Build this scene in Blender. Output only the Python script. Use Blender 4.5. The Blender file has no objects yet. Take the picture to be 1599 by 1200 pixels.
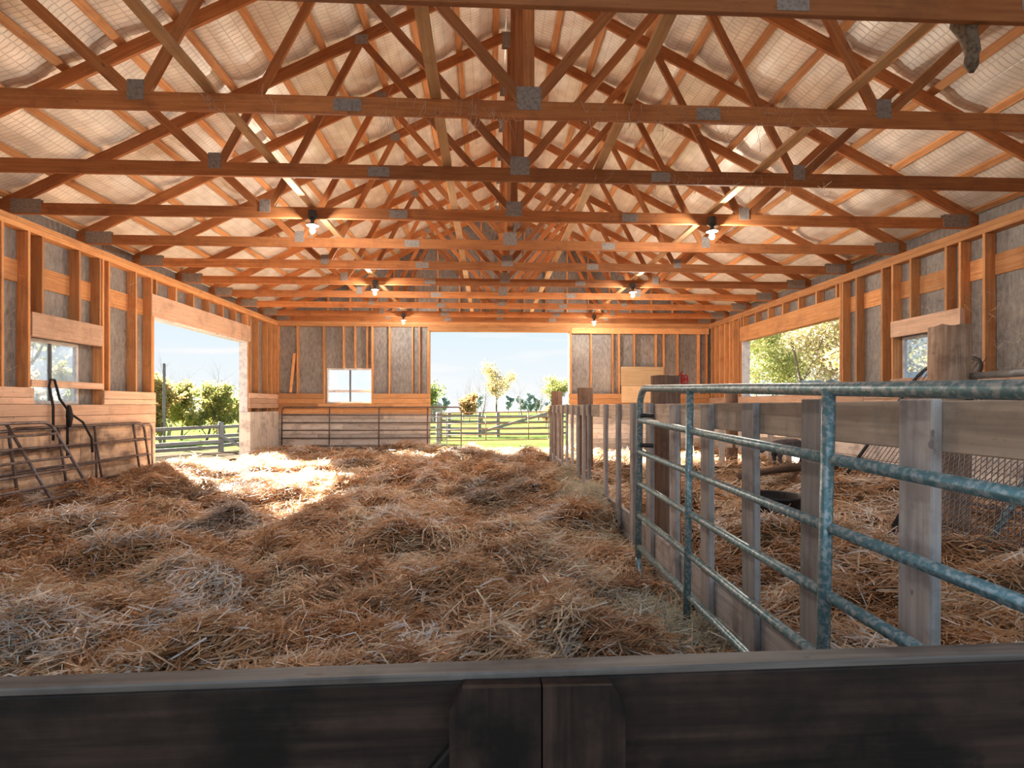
import bpy, math, random
import numpy as np
from mathutils import Vector, Matrix, noise as mnoise

random.seed(7)
rng = np.random.default_rng(7)
scene = bpy.context.scene
COL = scene.collection

# ------------------------------------------------------------------ camera, sky, sun, exposure
EYE = 1.41
cam_d = bpy.data.cameras.new('camera')
cam_d.sensor_width = 36.0
cam_d.lens = 36.0 * 832.0 / 1599.0
cam_d.shift_y = 34.0 / 1599.0
cam_d.clip_start = 0.05
cam_d.clip_end = 2000
cam = bpy.data.objects.new('camera', cam_d)
cam.location = (0, 0, EYE)
cam.rotation_euler = (math.radians(90), 0, math.radians(-2.6))
COL.objects.link(cam)
scene.camera = cam
scene.cycles.max_bounces = 8
scene.cycles.diffuse_bounces = 5

vs = scene.view_settings
vs.view_transform = 'Standard'
vs.look = 'None'
vs.gamma = 1.0
vs.use_curve_mapping = False
vs.exposure = 1.02

world = bpy.data.worlds.new('sky')
scene.world = world
world.use_nodes = True
wn = world.node_tree
wn.nodes.clear()
w_out = wn.nodes.new('ShaderNodeOutputWorld')
w_bg = wn.nodes.new('ShaderNodeBackground')
w_bg.inputs['Strength'].default_value = 0.49
w_tc = wn.nodes.new('ShaderNodeTexCoord')
w_sep = wn.nodes.new('ShaderNodeSeparateXYZ')
w_ramp = wn.nodes.new('ShaderNodeValToRGB')
w_ramp.color_ramp.elements[0].position = 0.0
w_ramp.color_ramp.elements[0].color = (0.98, 0.985, 1.0, 1)
w_ramp.color_ramp.elements[1].position = 0.5
w_ramp.color_ramp.elements[1].color = (0.58, 0.81, 1.0, 1)
e = w_ramp.color_ramp.elements.new(0.13)
e.color = (0.80, 0.93, 1.0, 1)
w_map = wn.nodes.new('ShaderNodeMapping')
w_map.inputs['Scale'].default_value = (2.0, 2.0, 26.0)
w_noise = wn.nodes.new('ShaderNodeTexNoise')
w_noise.inputs['Scale'].default_value = 1.6
w_noise.inputs['Detail'].default_value = 5
w_cr = wn.nodes.new('ShaderNodeValToRGB')
w_cr.color_ramp.elements[0].position = 0.56
w_cr.color_ramp.elements[1].position = 0.72
w_mix = wn.nodes.new('ShaderNodeMixRGB')
w_mix.inputs['Color2'].default_value = (1.0, 0.99, 1.0, 1)
L = wn.links.new
L(w_tc.outputs['Generated'], w_sep.inputs[0])
L(w_sep.outputs['Z'], w_ramp.inputs[0])
L(w_tc.outputs['Generated'], w_map.inputs[0])
L(w_map.outputs[0], w_noise.inputs['Vector'])
L(w_noise.outputs['Fac'], w_cr.inputs[0])
L(w_cr.outputs[0], w_mix.inputs['Fac'])
L(w_ramp.outputs[0], w_mix.inputs['Color1'])
L(w_mix.outputs[0], w_bg.inputs['Color'])
L(w_bg.outputs[0], w_out.inputs['Surface'])

sun_d = bpy.data.lights.new('sun', 'SUN')
sun_d.energy = 44.0
sun_d.angle = math.radians(0.9)
sun_d.color = (1.0, 0.90, 0.74)
sun = bpy.data.objects.new('sun', sun_d)
COL.objects.link(sun)
SUN_ELEV = math.radians(25.2)
s_from = Vector((-0.69, 0.724, math.tan(SUN_ELEV)))        # towards the sun
sun.rotation_euler = (-s_from).to_track_quat('-Z', 'Y').to_euler()
sun.location = (-20, 25, 20)

# ------------------------------------------------------------------ dimensions of the barn
XL, XR, YB = -5.80, 6.35, 15.0            # inner faces of the stud walls
XC = 0.5 * (XL + XR)
HALF = 0.5 * (XR - XL)
ZP = 3.756                                # underside of the trusses
Y0 = -0.6                                 # shell cut open just behind the camera to let sky light in
PITCH = 0.5
HEEL = 0.25

# ------------------------------------------------------------------ materials
MATS = {}


def new_mat(name):
    m = bpy.data.materials.new(name)
    m.use_nodes = True
    nt = m.node_tree
    b = nt.nodes['Principled BSDF']
    MATS[name] = m
    return m, nt, b


def ramp(nt, fac, stops):
    r = nt.nodes.new('ShaderNodeValToRGB')
    els = r.color_ramp.elements
    els[0].position, els[0].color = stops[0][0], (*stops[0][1], 1)
    els[1].position, els[1].color = stops[-1][0], (*stops[-1][1], 1)
    for p, c in stops[1:-1]:
        el = els.new(p)
        el.color = (*c, 1)
    nt.links.new(fac, r.inputs[0])
    return r.outputs[0]


def tex(nt, scale, detail=4, stretch=(1, 1, 1), rand=True, rough=0.55):
    tc = nt.nodes.new('ShaderNodeTexCoord')
    mp = nt.nodes.new('ShaderNodeMapping')
    mp.inputs['Scale'].default_value = stretch
    nt.links.new(tc.outputs['Object'], mp.inputs[0])
    if rand:
        oi = nt.nodes.new('ShaderNodeObjectInfo')
        mul = nt.nodes.new('ShaderNodeMath')
        mul.operation = 'MULTIPLY'
        mul.inputs[1].default_value = 57.0
        nt.links.new(oi.outputs['Random'], mul.inputs[0])
        nt.links.new(mul.outputs[0], mp.inputs['Location'])
    n = nt.nodes.new('ShaderNodeTexNoise')
    n.inputs['Scale'].default_value = scale
    n.inputs['Detail'].default_value = detail
    n.inputs['Roughness'].default_value = rough
    nt.links.new(mp.outputs[0], n.inputs['Vector'])
    return n.outputs['Fac']


def mixc(nt, fac, a, b, mode='MIX'):
    m = nt.nodes.new('ShaderNodeMixRGB')
    m.blend_type = mode
    for sock, v in ((m.inputs['Fac'], fac), (m.inputs['Color1'], a), (m.inputs['Color2'], b)):
        if isinstance(v, (int, float)):
            sock.default_value = v
        elif isinstance(v, tuple):
            sock.default_value = (*v, 1)
        else:
            nt.links.new(v, sock)
    return m.outputs[0]


def bump(nt, b, h, strength=0.3, dist=0.01):
    bp = nt.nodes.new('ShaderNodeBump')
    bp.inputs['Strength'].default_value = strength
    bp.inputs['Distance'].default_value = dist
    nt.links.new(h, bp.inputs['Height'])
    nt.links.new(bp.outputs[0], b.inputs['Normal'])


def wood(name, dark, light, stain=(0.05, 0.03, 0.02), amount=0.35, rough=0.75, stain_scale=3.0, vary=0.35, lo=0.5, hi=0.72):
    m, nt, b = new_mat(name)
    g = tex(nt, 3.0, 6, (0.7, 14, 14))
    c = ramp(nt, g, [(0.3, dark), (0.68, light)])
    oi = nt.nodes.new('ShaderNodeObjectInfo')
    mr = nt.nodes.new('ShaderNodeMapRange')
    mr.inputs['To Min'].default_value = 1.0 - vary
    mr.inputs['To Max'].default_value = 1.0 + vary * 0.5
    nt.links.new(oi.outputs['Random'], mr.inputs['Value'])
    c = mixc(nt, 1.0, c, mr.outputs[0], 'MULTIPLY')
    k = tex(nt, 26.0, 2, (0.6, 1, 1))
    c = mixc(nt, ramp(nt, k, [(0.70, (0, 0, 0)), (0.76, (0.55, 0.55, 0.55))]), c, stain)
    s = tex(nt, stain_scale, 5, (1, 1, 1), rough=0.65)
    sf = ramp(nt, s, [(lo, (0, 0, 0)), (hi, (amount, amount, amount))])
    c = mixc(nt, sf, c, stain)
    nt.links.new(c, b.inputs['Base Color'])
    b.inputs['Roughness'].default_value = rough
    bump(nt, b, g, 0.25, 0.004)
    return m


def plain(name, col, rough=0.6, metal=0.0, var=0.25, scale=12.0, second=None, spots=(0.45, 0.65)):
    m, nt, b = new_mat(name)
    f = tex(nt, scale, 5)
    second = second or tuple(v * (1 - var) for v in col)
    c = ramp(nt, f, [(spots[0], col), (spots[1], second)])
    nt.links.new(c, b.inputs['Base Color'])
    b.inputs['Roughness'].default_value = rough
    b.inputs['Metallic'].default_value = metal
    bump(nt, b, f, 0.2, 0.003)
    return m


wood('stud_wood', (0.58, 0.245, 0.09), (0.80, 0.42, 0.185), (0.20, 0.07, 0.03), 0.35)
wood('truss_wood', (0.40, 0.135, 0.043), (0.58, 0.23, 0.076), (0.14, 0.045, 0.02), 0.5)
wood('runner_wood', (0.74, 0.46, 0.24), (0.86, 0.62, 0.38), (0.30, 0.16, 0.08), 0.45, vary=0.1)
wood('plank_wood', (0.70, 0.44, 0.31), (0.86, 0.61, 0.46), (0.22, 0.12, 0.08), 0.5, stain_scale=2.0)
wood('orange_plank_wood', (0.60, 0.27, 0.10), (0.78, 0.42, 0.19), (0.25, 0.12, 0.07), 0.4)  # more orange than the plain plank wood
wood('dirty_plank_wood', (0.62, 0.55, 0.50), (0.84, 0.78, 0.73), (0.20, 0.14, 0.12), 0.65, stain_scale=3.5)
wood('grey_picket_wood', (0.38, 0.35, 0.35), (0.62, 0.58, 0.57), (0.10, 0.05, 0.04), 0.6, stain_scale=5.0)
wood('rail_wood', (0.54, 0.43, 0.35), (0.80, 0.67, 0.55), (0.15, 0.11, 0.10), 0.6, stain_scale=4.0)
wood('post_wood', (0.17, 0.085, 0.055), (0.36, 0.21, 0.14), (0.05, 0.03, 0.025), 0.5, stain_scale=6.0)
wood('stripped_wood', (0.30, 0.17, 0.10), (0.55, 0.40, 0.30), (0.12, 0.06, 0.04), 0.6, stain_scale=6.0)
plain('pale_pipe_steel', (0.44, 0.48, 0.52), 0.45, 0.3, 0.3, 14)
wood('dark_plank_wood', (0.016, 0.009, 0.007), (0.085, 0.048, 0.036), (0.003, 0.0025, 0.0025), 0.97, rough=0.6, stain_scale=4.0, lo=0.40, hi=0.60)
wood('old_pole_wood', (0.05, 0.03, 0.022), (0.14, 0.085, 0.06), (0.02, 0.015, 0.012), 0.6, stain_scale=8.0)
wood('stained_panel_wood', (0.62, 0.42, 0.29), (0.82, 0.62, 0.46), (0.13, 0.085, 0.075), 0.85, stain_scale=2.6, lo=0.46, hi=0.66)
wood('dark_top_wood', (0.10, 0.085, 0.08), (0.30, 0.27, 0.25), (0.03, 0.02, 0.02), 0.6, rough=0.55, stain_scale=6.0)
wood('weathered_wood', (0.10, 0.10, 0.105), (0.20, 0.20, 0.21), (0.07, 0.065, 0.065), 0.4)
wood('plywood_pale', (0.66, 0.46, 0.26), (0.80, 0.60, 0.38), (0.40, 0.25, 0.14), 0.3)
plain('gusset_steel', (0.34, 0.30, 0.28), 0.6, 0.3, 0.35, 40)
plain('tube_steel', (0.22, 0.19, 0.20), 0.45, 0.5, 0.4, 14, (0.11, 0.075, 0.07))
plain('brown_tube_steel', (0.15, 0.115, 0.11), 0.5, 0.45, 0.4, 14, (0.09, 0.06, 0.055))
plain('rusty_steel', (0.24, 0.11, 0.08), 0.6, 0.4, 0.4, 14)
plain('green_gate_steel', (0.16, 0.30, 0.34), 0.36, 0.35, 0.4, 55, (0.46, 0.53, 0.56), (0.46, 0.60))
plain('dark_gate_steel', (0.07, 0.075, 0.085), 0.5, 0.5, 0.4, 20)
plain('wire_steel', (0.34, 0.30, 0.32), 0.5, 0.6, 0.4, 20)
plain('mesh_steel', (0.13, 0.12, 0.14), 0.5, 0.6, 0.4, 20)
plain('white_frame', (0.78, 0.78, 0.80), 0.5, 0, 0.2, 8, (0.55, 0.55, 0.60))
plain('black_rubber', (0.022, 0.024, 0.03), 0.4, 0, 0.4, 6)
plain('rope_black', (0.025, 0.022, 0.022), 0.8, 0, 0.5, 60)
plain('red_paint', (0.45, 0.015, 0.03), 0.5, 0, 0.3, 50)
plain('bark', (0.16, 0.13, 0.11), 0.85, 0, 0.5, 8)
plain('pale_bark', (0.26, 0.235, 0.22), 0.85, 0, 0.4, 8)
plain('blue_tarp', (0.20, 0.27, 0.31), 0.5, 0, 0.4, 3, (0.11, 0.17, 0.21))
plain('socket_plastic', (0.05, 0.045, 0.045), 0.5, 0, 0.3, 30)
plain('fleece_grey', (0.11, 0.10, 0.115), 0.9, 0, 0.6, 30, (0.03, 0.028, 0.032))
plain('fleece_white', (0.70, 0.66, 0.60), 0.9, 0, 0.3, 30)
plain('shed_roof', (0.30, 0.29, 0.32), 0.7, 0, 0.2, 3)
plain('shed_wall', (0.36, 0.30, 0.28), 0.8, 0, 0.2, 3)
plain('cobweb', (0.62, 0.52, 0.44), 0.9, 0, 0.3, 5)
plain('nest', (0.20, 0.15, 0.11), 0.95, 0, 0.6, 40)


def mat_sheathing():
    m, nt, b = new_mat('sheathing')
    a = tex(nt, 22, 6, (1, 1, 0.35), False, 0.7)
    c = ramp(nt, a, [(0.33, (0.15, 0.14, 0.14)), (0.66, (0.42, 0.40, 0.395))])
    l = tex(nt, 1.3, 4, (1, 1, 1), False)
    c = mixc(nt, 0.35, c, ramp(nt, l, [(0.35, (0.10, 0.10, 0.11)), (0.7, (0.40, 0.37, 0.34))]))
    nt.links.new(c, b.inputs['Base Color'])
    b.inputs['Roughness'].default_value = 0.6
    bump(nt, b, a, 0.4, 0.01)


def mat_foil():
    m, nt, b = new_mat('foil_insulation')
    tc = nt.nodes.new('ShaderNodeTexCoord')
    n1 = nt.nodes.new('ShaderNodeTexNoise')
    n1.inputs['Scale'].default_value = 5.0
    n1.inputs['Detail'].default_value = 5
    nt.links.new(tc.outputs['Object'], n1.inputs['Vector'])
    c = ramp(nt, n1.outputs['Fac'], [(0.3, (0.78, 0.73, 0.66)), (0.7, (0.97, 0.94, 0.88))])
    # quilting lines of the reinforced foil
    br = nt.nodes.new('ShaderNodeTexBrick')
    br.offset = 0.0
    br.inputs['Scale'].default_value = 1.0
    br.inputs['Brick Width'].default_value = 0.14
    br.inputs['Row Height'].default_value = 0.055
    br.inputs['Mortar Size'].default_value = 0.006
    br.inputs['Mortar Smooth'].default_value = 0.6
    br.inputs['Color1'].default_value = (1, 1, 1, 1)
    br.inputs['Color2'].default_value = (1, 1, 1, 1)
    br.inputs['Mortar'].default_value = (0, 0, 0, 1)
    uv = nt.nodes.new('ShaderNodeUVMap')
    nt.links.new(uv.outputs[0], br.inputs['Vector'])
    c = mixc(nt, 0.22, c, br.outputs['Color'], 'MULTIPLY')
    nt.links.new(c, b.inputs['Base Color'])
    b.inputs['Metallic'].default_value = 0.3
    b.inputs['Roughness'].default_value = 0.42
    bump(nt, b, br.outputs['Color'], 0.5, 0.008)


def mat_straw_ground():
    m, nt, b = new_mat('straw_ground')
    a = tex(nt, 30, 6, (1, 1, 1), False, 0.7)
    c = ramp(nt, a, [(0.35, (0.07, 0.04, 0.024)), (0.6, (0.28, 0.17, 0.09)), (0.75, (0.46, 0.32, 0.19))])
    l = tex(nt, 0.9, 4, (1, 1, 1), False, 0.6)
    c = mixc(nt, ramp(nt, l, [(0.5, (0, 0, 0)), (0.66, (0.7, 0.7, 0.7))]), c, (0.045, 0.03, 0.024))
    nt.links.new(c, b.inputs['Base Color'])
    b.inputs['Roughness'].default_value = 1.0
    b.inputs['Specular IOR Level'].default_value = 0.1
    bump(nt, b, a, 0.8, 0.03)


def mat_vcol(name, rough=0.6, trans=0.0):
    m, nt, b = new_mat(name)
    at = nt.nodes.new('ShaderNodeAttribute')
    at.attribute_name = 'tint'
    nt.links.new(at.outputs['Color'], b.inputs['Base Color'])
    b.inputs['Roughness'].default_value = rough
    if trans:
        tr = nt.nodes.new('ShaderNodeBsdfTranslucent')
        nt.links.new(at.outputs['Color'], tr.inputs['Color'])
        mx = nt.nodes.new('ShaderNodeMixShader')
        mx.inputs[0].default_value = trans
        nt.links.new(b.outputs[0], mx.inputs[1])
        nt.links.new(tr.outputs[0], mx.inputs[2])
        nt.links.new(mx.outputs[0], nt.nodes['Material Output'].inputs['Surface'])


def mat_ground():
    m, nt, b = new_mat('grass_ground')
    a = tex(nt, 5, 6, (1, 1, 1), False, 0.7)
    c = ramp(nt, a, [(0.3, (0.045, 0.085, 0.022)), (0.5, (0.085, 0.125, 0.038)), (0.72, (0.14, 0.135, 0.06))])
    l = tex(nt, 0.35, 3, (1, 1, 1), False)
    # trodden earth by the building, grass beyond
    tc = nt.nodes.new('ShaderNodeTexCoord')
    sx = nt.nodes.new('ShaderNodeSeparateXYZ')
    nt.links.new(tc.outputs['Object'], sx.inputs[0])
    ad = nt.nodes.new('ShaderNodeMath')
    ad.operation = 'MULTIPLY_ADD'
    ad.inputs[1].default_value = 4.0
    nt.links.new(l, ad.inputs[0])
    nt.links.new(sx.outputs['Y'], ad.inputs[2])
    mr = nt.nodes.new('ShaderNodeMapRange')
    mr.inputs['From Min'].default_value = 20.0
    mr.inputs['From Max'].default_value = 22.0
    nt.links.new(ad.outputs[0], mr.inputs['Value'])
    e2 = ramp(nt, a, [(0.3, (0.055, 0.042, 0.032)), (0.7, (0.125, 0.10, 0.078))])
    c = mixc(nt, mr.outputs[0], e2, c)
    nt.links.new(c, b.inputs['Base Color'])
    b.inputs['Roughness'].default_value = 1.0
    b.inputs['Specular IOR Level'].default_value = 0.0
    bump(nt, b, a, 0.6, 0.05)


def mat_glass(name, dirt):
    m, nt, b = new_mat(name)
    tr = nt.nodes.new('ShaderNodeBsdfTransparent')
    tr.inputs[0].default_value = (0.92, 0.96, 1.0, 1)
    gl = nt.nodes.new('ShaderNodeBsdfGlossy')
    gl.inputs['Roughness'].default_value = 0.05
    df = nt.nodes.new('ShaderNodeBsdfTranslucent')
    df.inputs[0].default_value = (0.75, 0.82, 0.88, 1)
    n = tex(nt, 7, 6, (1, 1, 1), True, 0.7)
    f = ramp(nt, n, [(0.35, (dirt * 0.5,) * 3), (0.7, (dirt,) * 3)])
    m1 = nt.nodes.new('ShaderNodeMixShader')
    nt.links.new(f, m1.inputs[0])
    nt.links.new(tr.outputs[0], m1.inputs[1])
    nt.links.new(df.outputs[0], m1.inputs[2])
    m2 = nt.nodes.new('ShaderNodeMixShader')
    m2.inputs[0].default_value = 0.06
    nt.links.new(m1.outputs[0], m2.inputs[1])
    nt.links.new(gl.outputs[0], m2.inputs[2])
    nt.links.new(m2.outputs[0], nt.nodes['Material Output'].inputs['Surface'])


mat_sheathing()
mat_foil()
mat_straw_ground()
mat_ground()
mat_vcol('straw_strand', 0.45, 0.25)
mat_vcol('leaf', 0.6, 0.5)
mat_glass('dirty_glass', 0.45)
mat_glass('clear_glass', 0.012)

# ------------------------------------------------------------------ helpers
WM = {}


def link(o, W=None, parent=None):
    COL.objects.link(o)
    W = W if W is not None else Matrix.Identity(4)
    WM[o.name] = W.copy()
    if parent is not None:
        o.parent = parent
        o.matrix_basis = WM[parent.name].inverted() @ W
    else:
        o.matrix_basis = W
    return o


def tag(o, label=None, cat=None, group=None, kind=None):
    for k, v in (('label', label), ('category', cat), ('group', group), ('kind', kind)):
        if v:
            o[k] = v
    return o


def thing(name, label, cat, loc=(0, 0, 0), group=None, W=None):
    o = bpy.data.objects.new(name, None)
    o.empty_display_size = 0.1
    link(o, W if W is not None else Matrix.Translation(loc))
    return tag(o, label, cat, group)


def mesh_obj(name, verts, faces, mat, parent=None, W=None, smooth=False):
    me = bpy.data.meshes.new(name)
    me.from_pydata([tuple(v) for v in verts], [], faces)
    me.materials.append(MATS[mat])
    if smooth:
        me.polygons.foreach_set('use_smooth', [True] * len(me.polygons))
    me.update()
    return link(bpy.data.objects.new(name, me), W, parent)


BOXES = {}


def box_mesh(lx, ly, lz, mat, bev=0.004):
    key = (round(lx, 3), round(ly, 3), round(lz, 3), mat)
    if key in BOXES:
        return BOXES[key]
    b = min(bev, 0.2 * min(lx, ly, lz))
    hx, hy, hz = lx / 2, ly / 2, lz / 2
    V, idx = [], {}
    for sx in (-1, 1):
        for sy in (-1, 1):
            for sz in (-1, 1):
                for ax in range(3):
                    p = [sx * (hx - b), sy * (hy - b), sz * (hz - b)]
                    p[ax] = (sx * hx, sy * hy, sz * hz)[ax]
                    idx[(sx, sy, sz, ax)] = len(V)
                    V.append(p)
    F = []
    for ax in range(3):
        o1, o2 = (ax + 1) % 3, (ax + 2) % 3
        for s in (-1, 1):
            q = []
            for a, c in ((-1, -1), (1, -1), (1, 1), (-1, 1)):
                k = [0, 0, 0]
                k[ax], k[o1], k[o2] = s, a, c
                q.append(idx[(*k, ax)])
            F.append(q if s > 0 else q[::-1])
    for ax in range(3):                       # edge bevels along axis ax
        o1, o2 = (ax + 1) % 3, (ax + 2) % 3
        for a in (-1, 1):
            for c in (-1, 1):
                k0, k1 = [0] * 3, [0] * 3
                k0[ax], k0[o1], k0[o2] = -1, a, c
                k1[ax], k1[o1], k1[o2] = 1, a, c
                q = [idx[(*k0, o1)], idx[(*k1, o1)], idx[(*k1, o2)], idx[(*k0, o2)]]
                F.append(q if a * c > 0 else q[::-1])
    for sx in (-1, 1):
        for sy in (-1, 1):
            for sz in (-1, 1):
                q = [idx[(sx, sy, sz, i)] for i in range(3)]
                F.append(q if sx * sy * sz > 0 else q[::-1])
    me = bpy.data.meshes.new('board')
    me.from_pydata(V, [], F)
    me.materials.append(MATS[mat])
    me.update()
    BOXES[key] = me
    return me


def board(name, p0, p1, w, t, mat, parent=None, up=(0, 0, 1), bev=0.004):
    """A board from p0 to p1; w is its size along up, t across."""
    p0, p1 = Vector(p0), Vector(p1)
    X = (p1 - p0)
    ln = X.length
    X.normalize()
    Z = Vector(up)
    Z = (Z - X * Z.dot(X))
    if Z.length < 1e-5:
        Z = Vector((1, 0, 0)) - X * X.x
    Z.normalize()
    Y = Z.cross(X)
    c = (p0 + p1) / 2
    W = Matrix(((X.x, Y.x, Z.x, c.x), (X.y, Y.y, Z.y, c.y), (X.z, Y.z, Z.z, c.z), (0, 0, 0, 1)))
    return link(bpy.data.objects.new(name, box_mesh(ln, t, w, mat, bev)), W, parent)


def bx(name, x0, x1, y0, y1, z0, z1, mat, parent=None, axis=None):
    """Axis aligned board given by its bounds, its grain along the longest side."""
    d = (x1 - x0, y1 - y0, z1 - z0)
    ax = axis if axis is not None else max(range(3), key=lambda i: d[i])
    c = ((x0 + x1) / 2, (y0 + y1) / 2, (z0 + z1) / 2)
    a, b_ = list(c), list(c)
    lo, hi = (x0, y0, z0), (x1, y1, z1)
    a[ax], b_[ax] = lo[ax], hi[ax]
    if ax == 2:
        return board(name, a, b_, d[0], d[1], mat, parent, (1, 0, 0))
    if ax == 0:
        return board(name, a, b_, d[2], d[1], mat, parent)
    return board(name, a, b_, d[2], d[0], mat, parent)


def tube_geo(pts, r, n=8, V=None, F=None, cap=True):
    V = [] if V is None else V
    F = [] if F is None else F
    pts = [Vector(p) for p in pts]
    rr = r if isinstance(r, (list, tuple)) else [r] * len(pts)
    prev = None
    base = len(V)
    for i, p in enumerate(pts):
        if i == 0:
            d = pts[1] - p
        elif i == len(pts) - 1:
            d = p - pts[i - 1]
        else:
            d = (pts[i + 1] - p).normalized() + (p - pts[i - 1]).normalized()
        d.normalize()
        if prev is None:
            a = d.orthogonal().normalized()
        else:
            a = prev - d * prev.dot(d)
            a = a.normalized() if a.length > 1e-6 else d.orthogonal().normalized()
        prev = a
        b = d.cross(a)
        for k in range(n):
            t = 2 * math.pi * k / n
            V.append(p + (a * math.cos(t) + b * math.sin(t)) * rr[i])
    for i in range(len(pts) - 1):
        for k in range(n):
            k2 = (k + 1) % n
            F.append((base + i * n + k, base + i * n + k2, base + (i + 1) * n + k2, base + (i + 1) * n + k))
    if cap:
        F.append(tuple(base + k for k in range(n))[::-1])
        F.append(tuple(base + (len(pts) - 1) * n + k for k in range(n)))
    return V, F


def tube(name, pts, r, mat, parent=None, W=None, n=8):
    """pts are in the frame W."""
    V, F = tube_geo(pts, r, n)
    return mesh_obj(name, V, F, mat, parent, W, True)


def arc(cx, cz, r, a0, a1, n=5, y=0.0):
    return [(cx + r * math.cos(a0 + (a1 - a0) * i / n), y, cz + r * math.sin(a0 + (a1 - a0) * i / n)) for i in range(n + 1)]


def frame_pts(Ln, H, r):
    """A closed rounded rectangle in the x-z plane."""
    h = math.pi / 2
    p = arc(r, r, r, 2 * h, 3 * h) + arc(Ln - r, r, r, 3 * h, 4 * h) + arc(Ln - r, H - r, r, 0, h) + arc(r, H - r, r, h, 2 * h)
    return p + [p[0]]


def gate(name, label, O, along, up, Ln, H, rails, uprights, r, mat, corner=0.12, group=None, rmat=None):
    X = Vector(along).normalized()
    Z = Vector(up)
    Z = (Z - X * Z.dot(X)).normalized()
    Y = Z.cross(X)
    W = Matrix(((X.x, Y.x, Z.x, O[0]), (X.y, Y.y, Z.y, O[1]), (X.z, Y.z, Z.z, O[2]), (0, 0, 0, 1)))
    g = thing(name, label, 'gate', group=group, W=W)
    tube('frame', frame_pts(Ln, H, corner), r, mat, g, W, 10)
    for z in rails:
        tube('rail', [(0, 0, z), (Ln * 0.5, 0, z - 0.004), (Ln, 0, z)], r * 0.86, rmat or mat, g, W, 8)
    for x in uprights:
        tube('upright', [(x, -r * 0.4, 0), (x, -r * 0.4, H)], r * 0.9, mat, g, W, 8)
    return g, W


# value noise for the bedding
_T = rng.random((256, 256))


def vnoise(x, y):
    xi, yi = np.floor(x).astype(int), np.floor(y).astype(int)
    fx, fy = x - xi, y - yi
    fx, fy = fx * fx * (3 - 2 * fx), fy * fy * (3 - 2 * fy)
    a, b = _T[xi % 256, yi % 256], _T[(xi + 1) % 256, yi % 256]
    c, d = _T[xi % 256, (yi + 1) % 256], _T[(xi + 1) % 256, (yi + 1) % 256]
    return (a * (1 - fx) + b * fx) * (1 - fy) + (c * (1 - fx) + d * fx) * fy


def gauss(x, y, cx, cy, sx, sy, h):
    return h * np.exp(-((x - cx) / sx) ** 2 - ((y - cy) / sy) ** 2)


def hfun(x, y):
    x, y = np.asarray(x, float), np.asarray(y, float)
    h = 0.02 + 0.10 * vnoise(x * 0.9 + 3, y * 0.9) + 0.26 * vnoise(x * 2.3 + 9, y * 2.3 + 5) ** 2 + 0.11 * vnoise(x * 5 + 1, y * 5 + 2) ** 2
    h = h * np.clip((16.2 - y) / 2.4, 0.15, 1)
    h = h * (1 - 0.62 * np.exp(-((x - 1.15) / 0.38) ** 2) * np.clip((6.0 - y) / 1.5, 0, 1))
    h = h + gauss(x, y, -5.3, 8.7, 0.7, 0.8, 0.20) + gauss(x, y, 0.92, 3.0, 0.16, 0.35, 0.07)
    h = h + gauss(x, y, 1.15, 8.5, 0.25, 2.5, 0.10) + gauss(x, y, 1.1, 5.8, 0.2, 0.8, 0.08)
    h = h + gauss(x, y, -1.6, 14.2, 0.6, 0.5, 0.14) + gauss(x, y, -5.2, 14.3, 0.5, 0.5, 0.06)
    h = h + 0.16 * np.clip((x - 1.7) / 0.6, 0, 1) * np.clip((11 - y) / 4, 0, 1)
    h = h + gauss(x, y, -2.6, 3.0, 0.9, 0.7, 0.08)
    return h


def ground_z(x, y):
    x, y = np.asarray(x, float), np.asarray(y, float)
    return -0.02 - 0.025 * np.clip(-x - 7.5, 0, 30) - 0.004 * np.clip(y - 17, 0, 100)


# ------------------------------------------------------------------ setting: ground and floor
def grid_obj(name, xs, ys, zf, mat, kind='structure'):
    X, Y = np.meshgrid(xs, ys)
    Z = zf(X, Y)
    V = np.stack([X.ravel(), Y.ravel(), Z.ravel()], 1)
    nx, ny = len(xs), len(ys)
    i = np.arange(nx * ny).reshape(ny, nx)
    F = np.stack([i[:-1, :-1].ravel(), i[:-1, 1:].ravel(), i[1:, 1:].ravel(), i[1:, :-1].ravel()], 1)
    me = bpy.data.meshes.new(name)
    me.vertices.add(len(V))
    me.vertices.foreach_set('co', V.ravel())
    me.loops.add(F.size)
    me.loops.foreach_set('vertex_index', F.ravel())
    me.polygons.add(len(F))
    me.polygons.foreach_set('loop_start', np.arange(0, F.size, 4))
    me.polygons.foreach_set('use_smooth', np.ones(len(F), bool))
    me.update(calc_edges=True)
    me.materials.append(MATS[mat])
    o = link(bpy.data.objects.new(name, me))
    tag(o, kind=kind)
    return o


gnd = grid_obj('ground', np.linspace(-80, 80, 161), np.linspace(-40, 160, 201), lambda x, y: ground_z(x, y) - 0.05, 'grass_ground')
flo = grid_obj('floor', np.arange(XL - 0.05, XR + 0.1, 0.06), np.arange(-1.0, 16.2, 0.06), hfun, 'straw_ground')

# ------------------------------------------------------------------ walls
SH = 0.15                                  # stud depth


def wall_sheet(name, quads, outward):
    """Sheathing made of flat pieces 2 cm thick around the openings."""
    V, F = [], []
    for q in quads:
        b = len(V)
        q = [Vector(p) for p in q]
        V += q + [p + Vector(outward) * 0.02 for p in q]
        n = len(q)
        F.append(tuple(range(b, b + n)))
        F.append(tuple(range(b + n, b + 2 * n))[::-1])
        for k in range(n):
            k2 = (k + 1) % n
            F.append((b + k, b + n + k, b + n + k2, b + k2))
    o = mesh_obj(name, V, F, 'sheathing')
    tag(o, kind='structure')
    return o


def rectx(x, y0, y1, z0, z1):
    return [(x, y0, z0), (x, y1, z0), (x, y1, z1), (x, y0, z1)]


def recty(y, x0, x1, z0, z1):
    return [(x0, y, z0), (x1, y, z0), (x1, y, z1), (x0, y, z1)]


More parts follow.
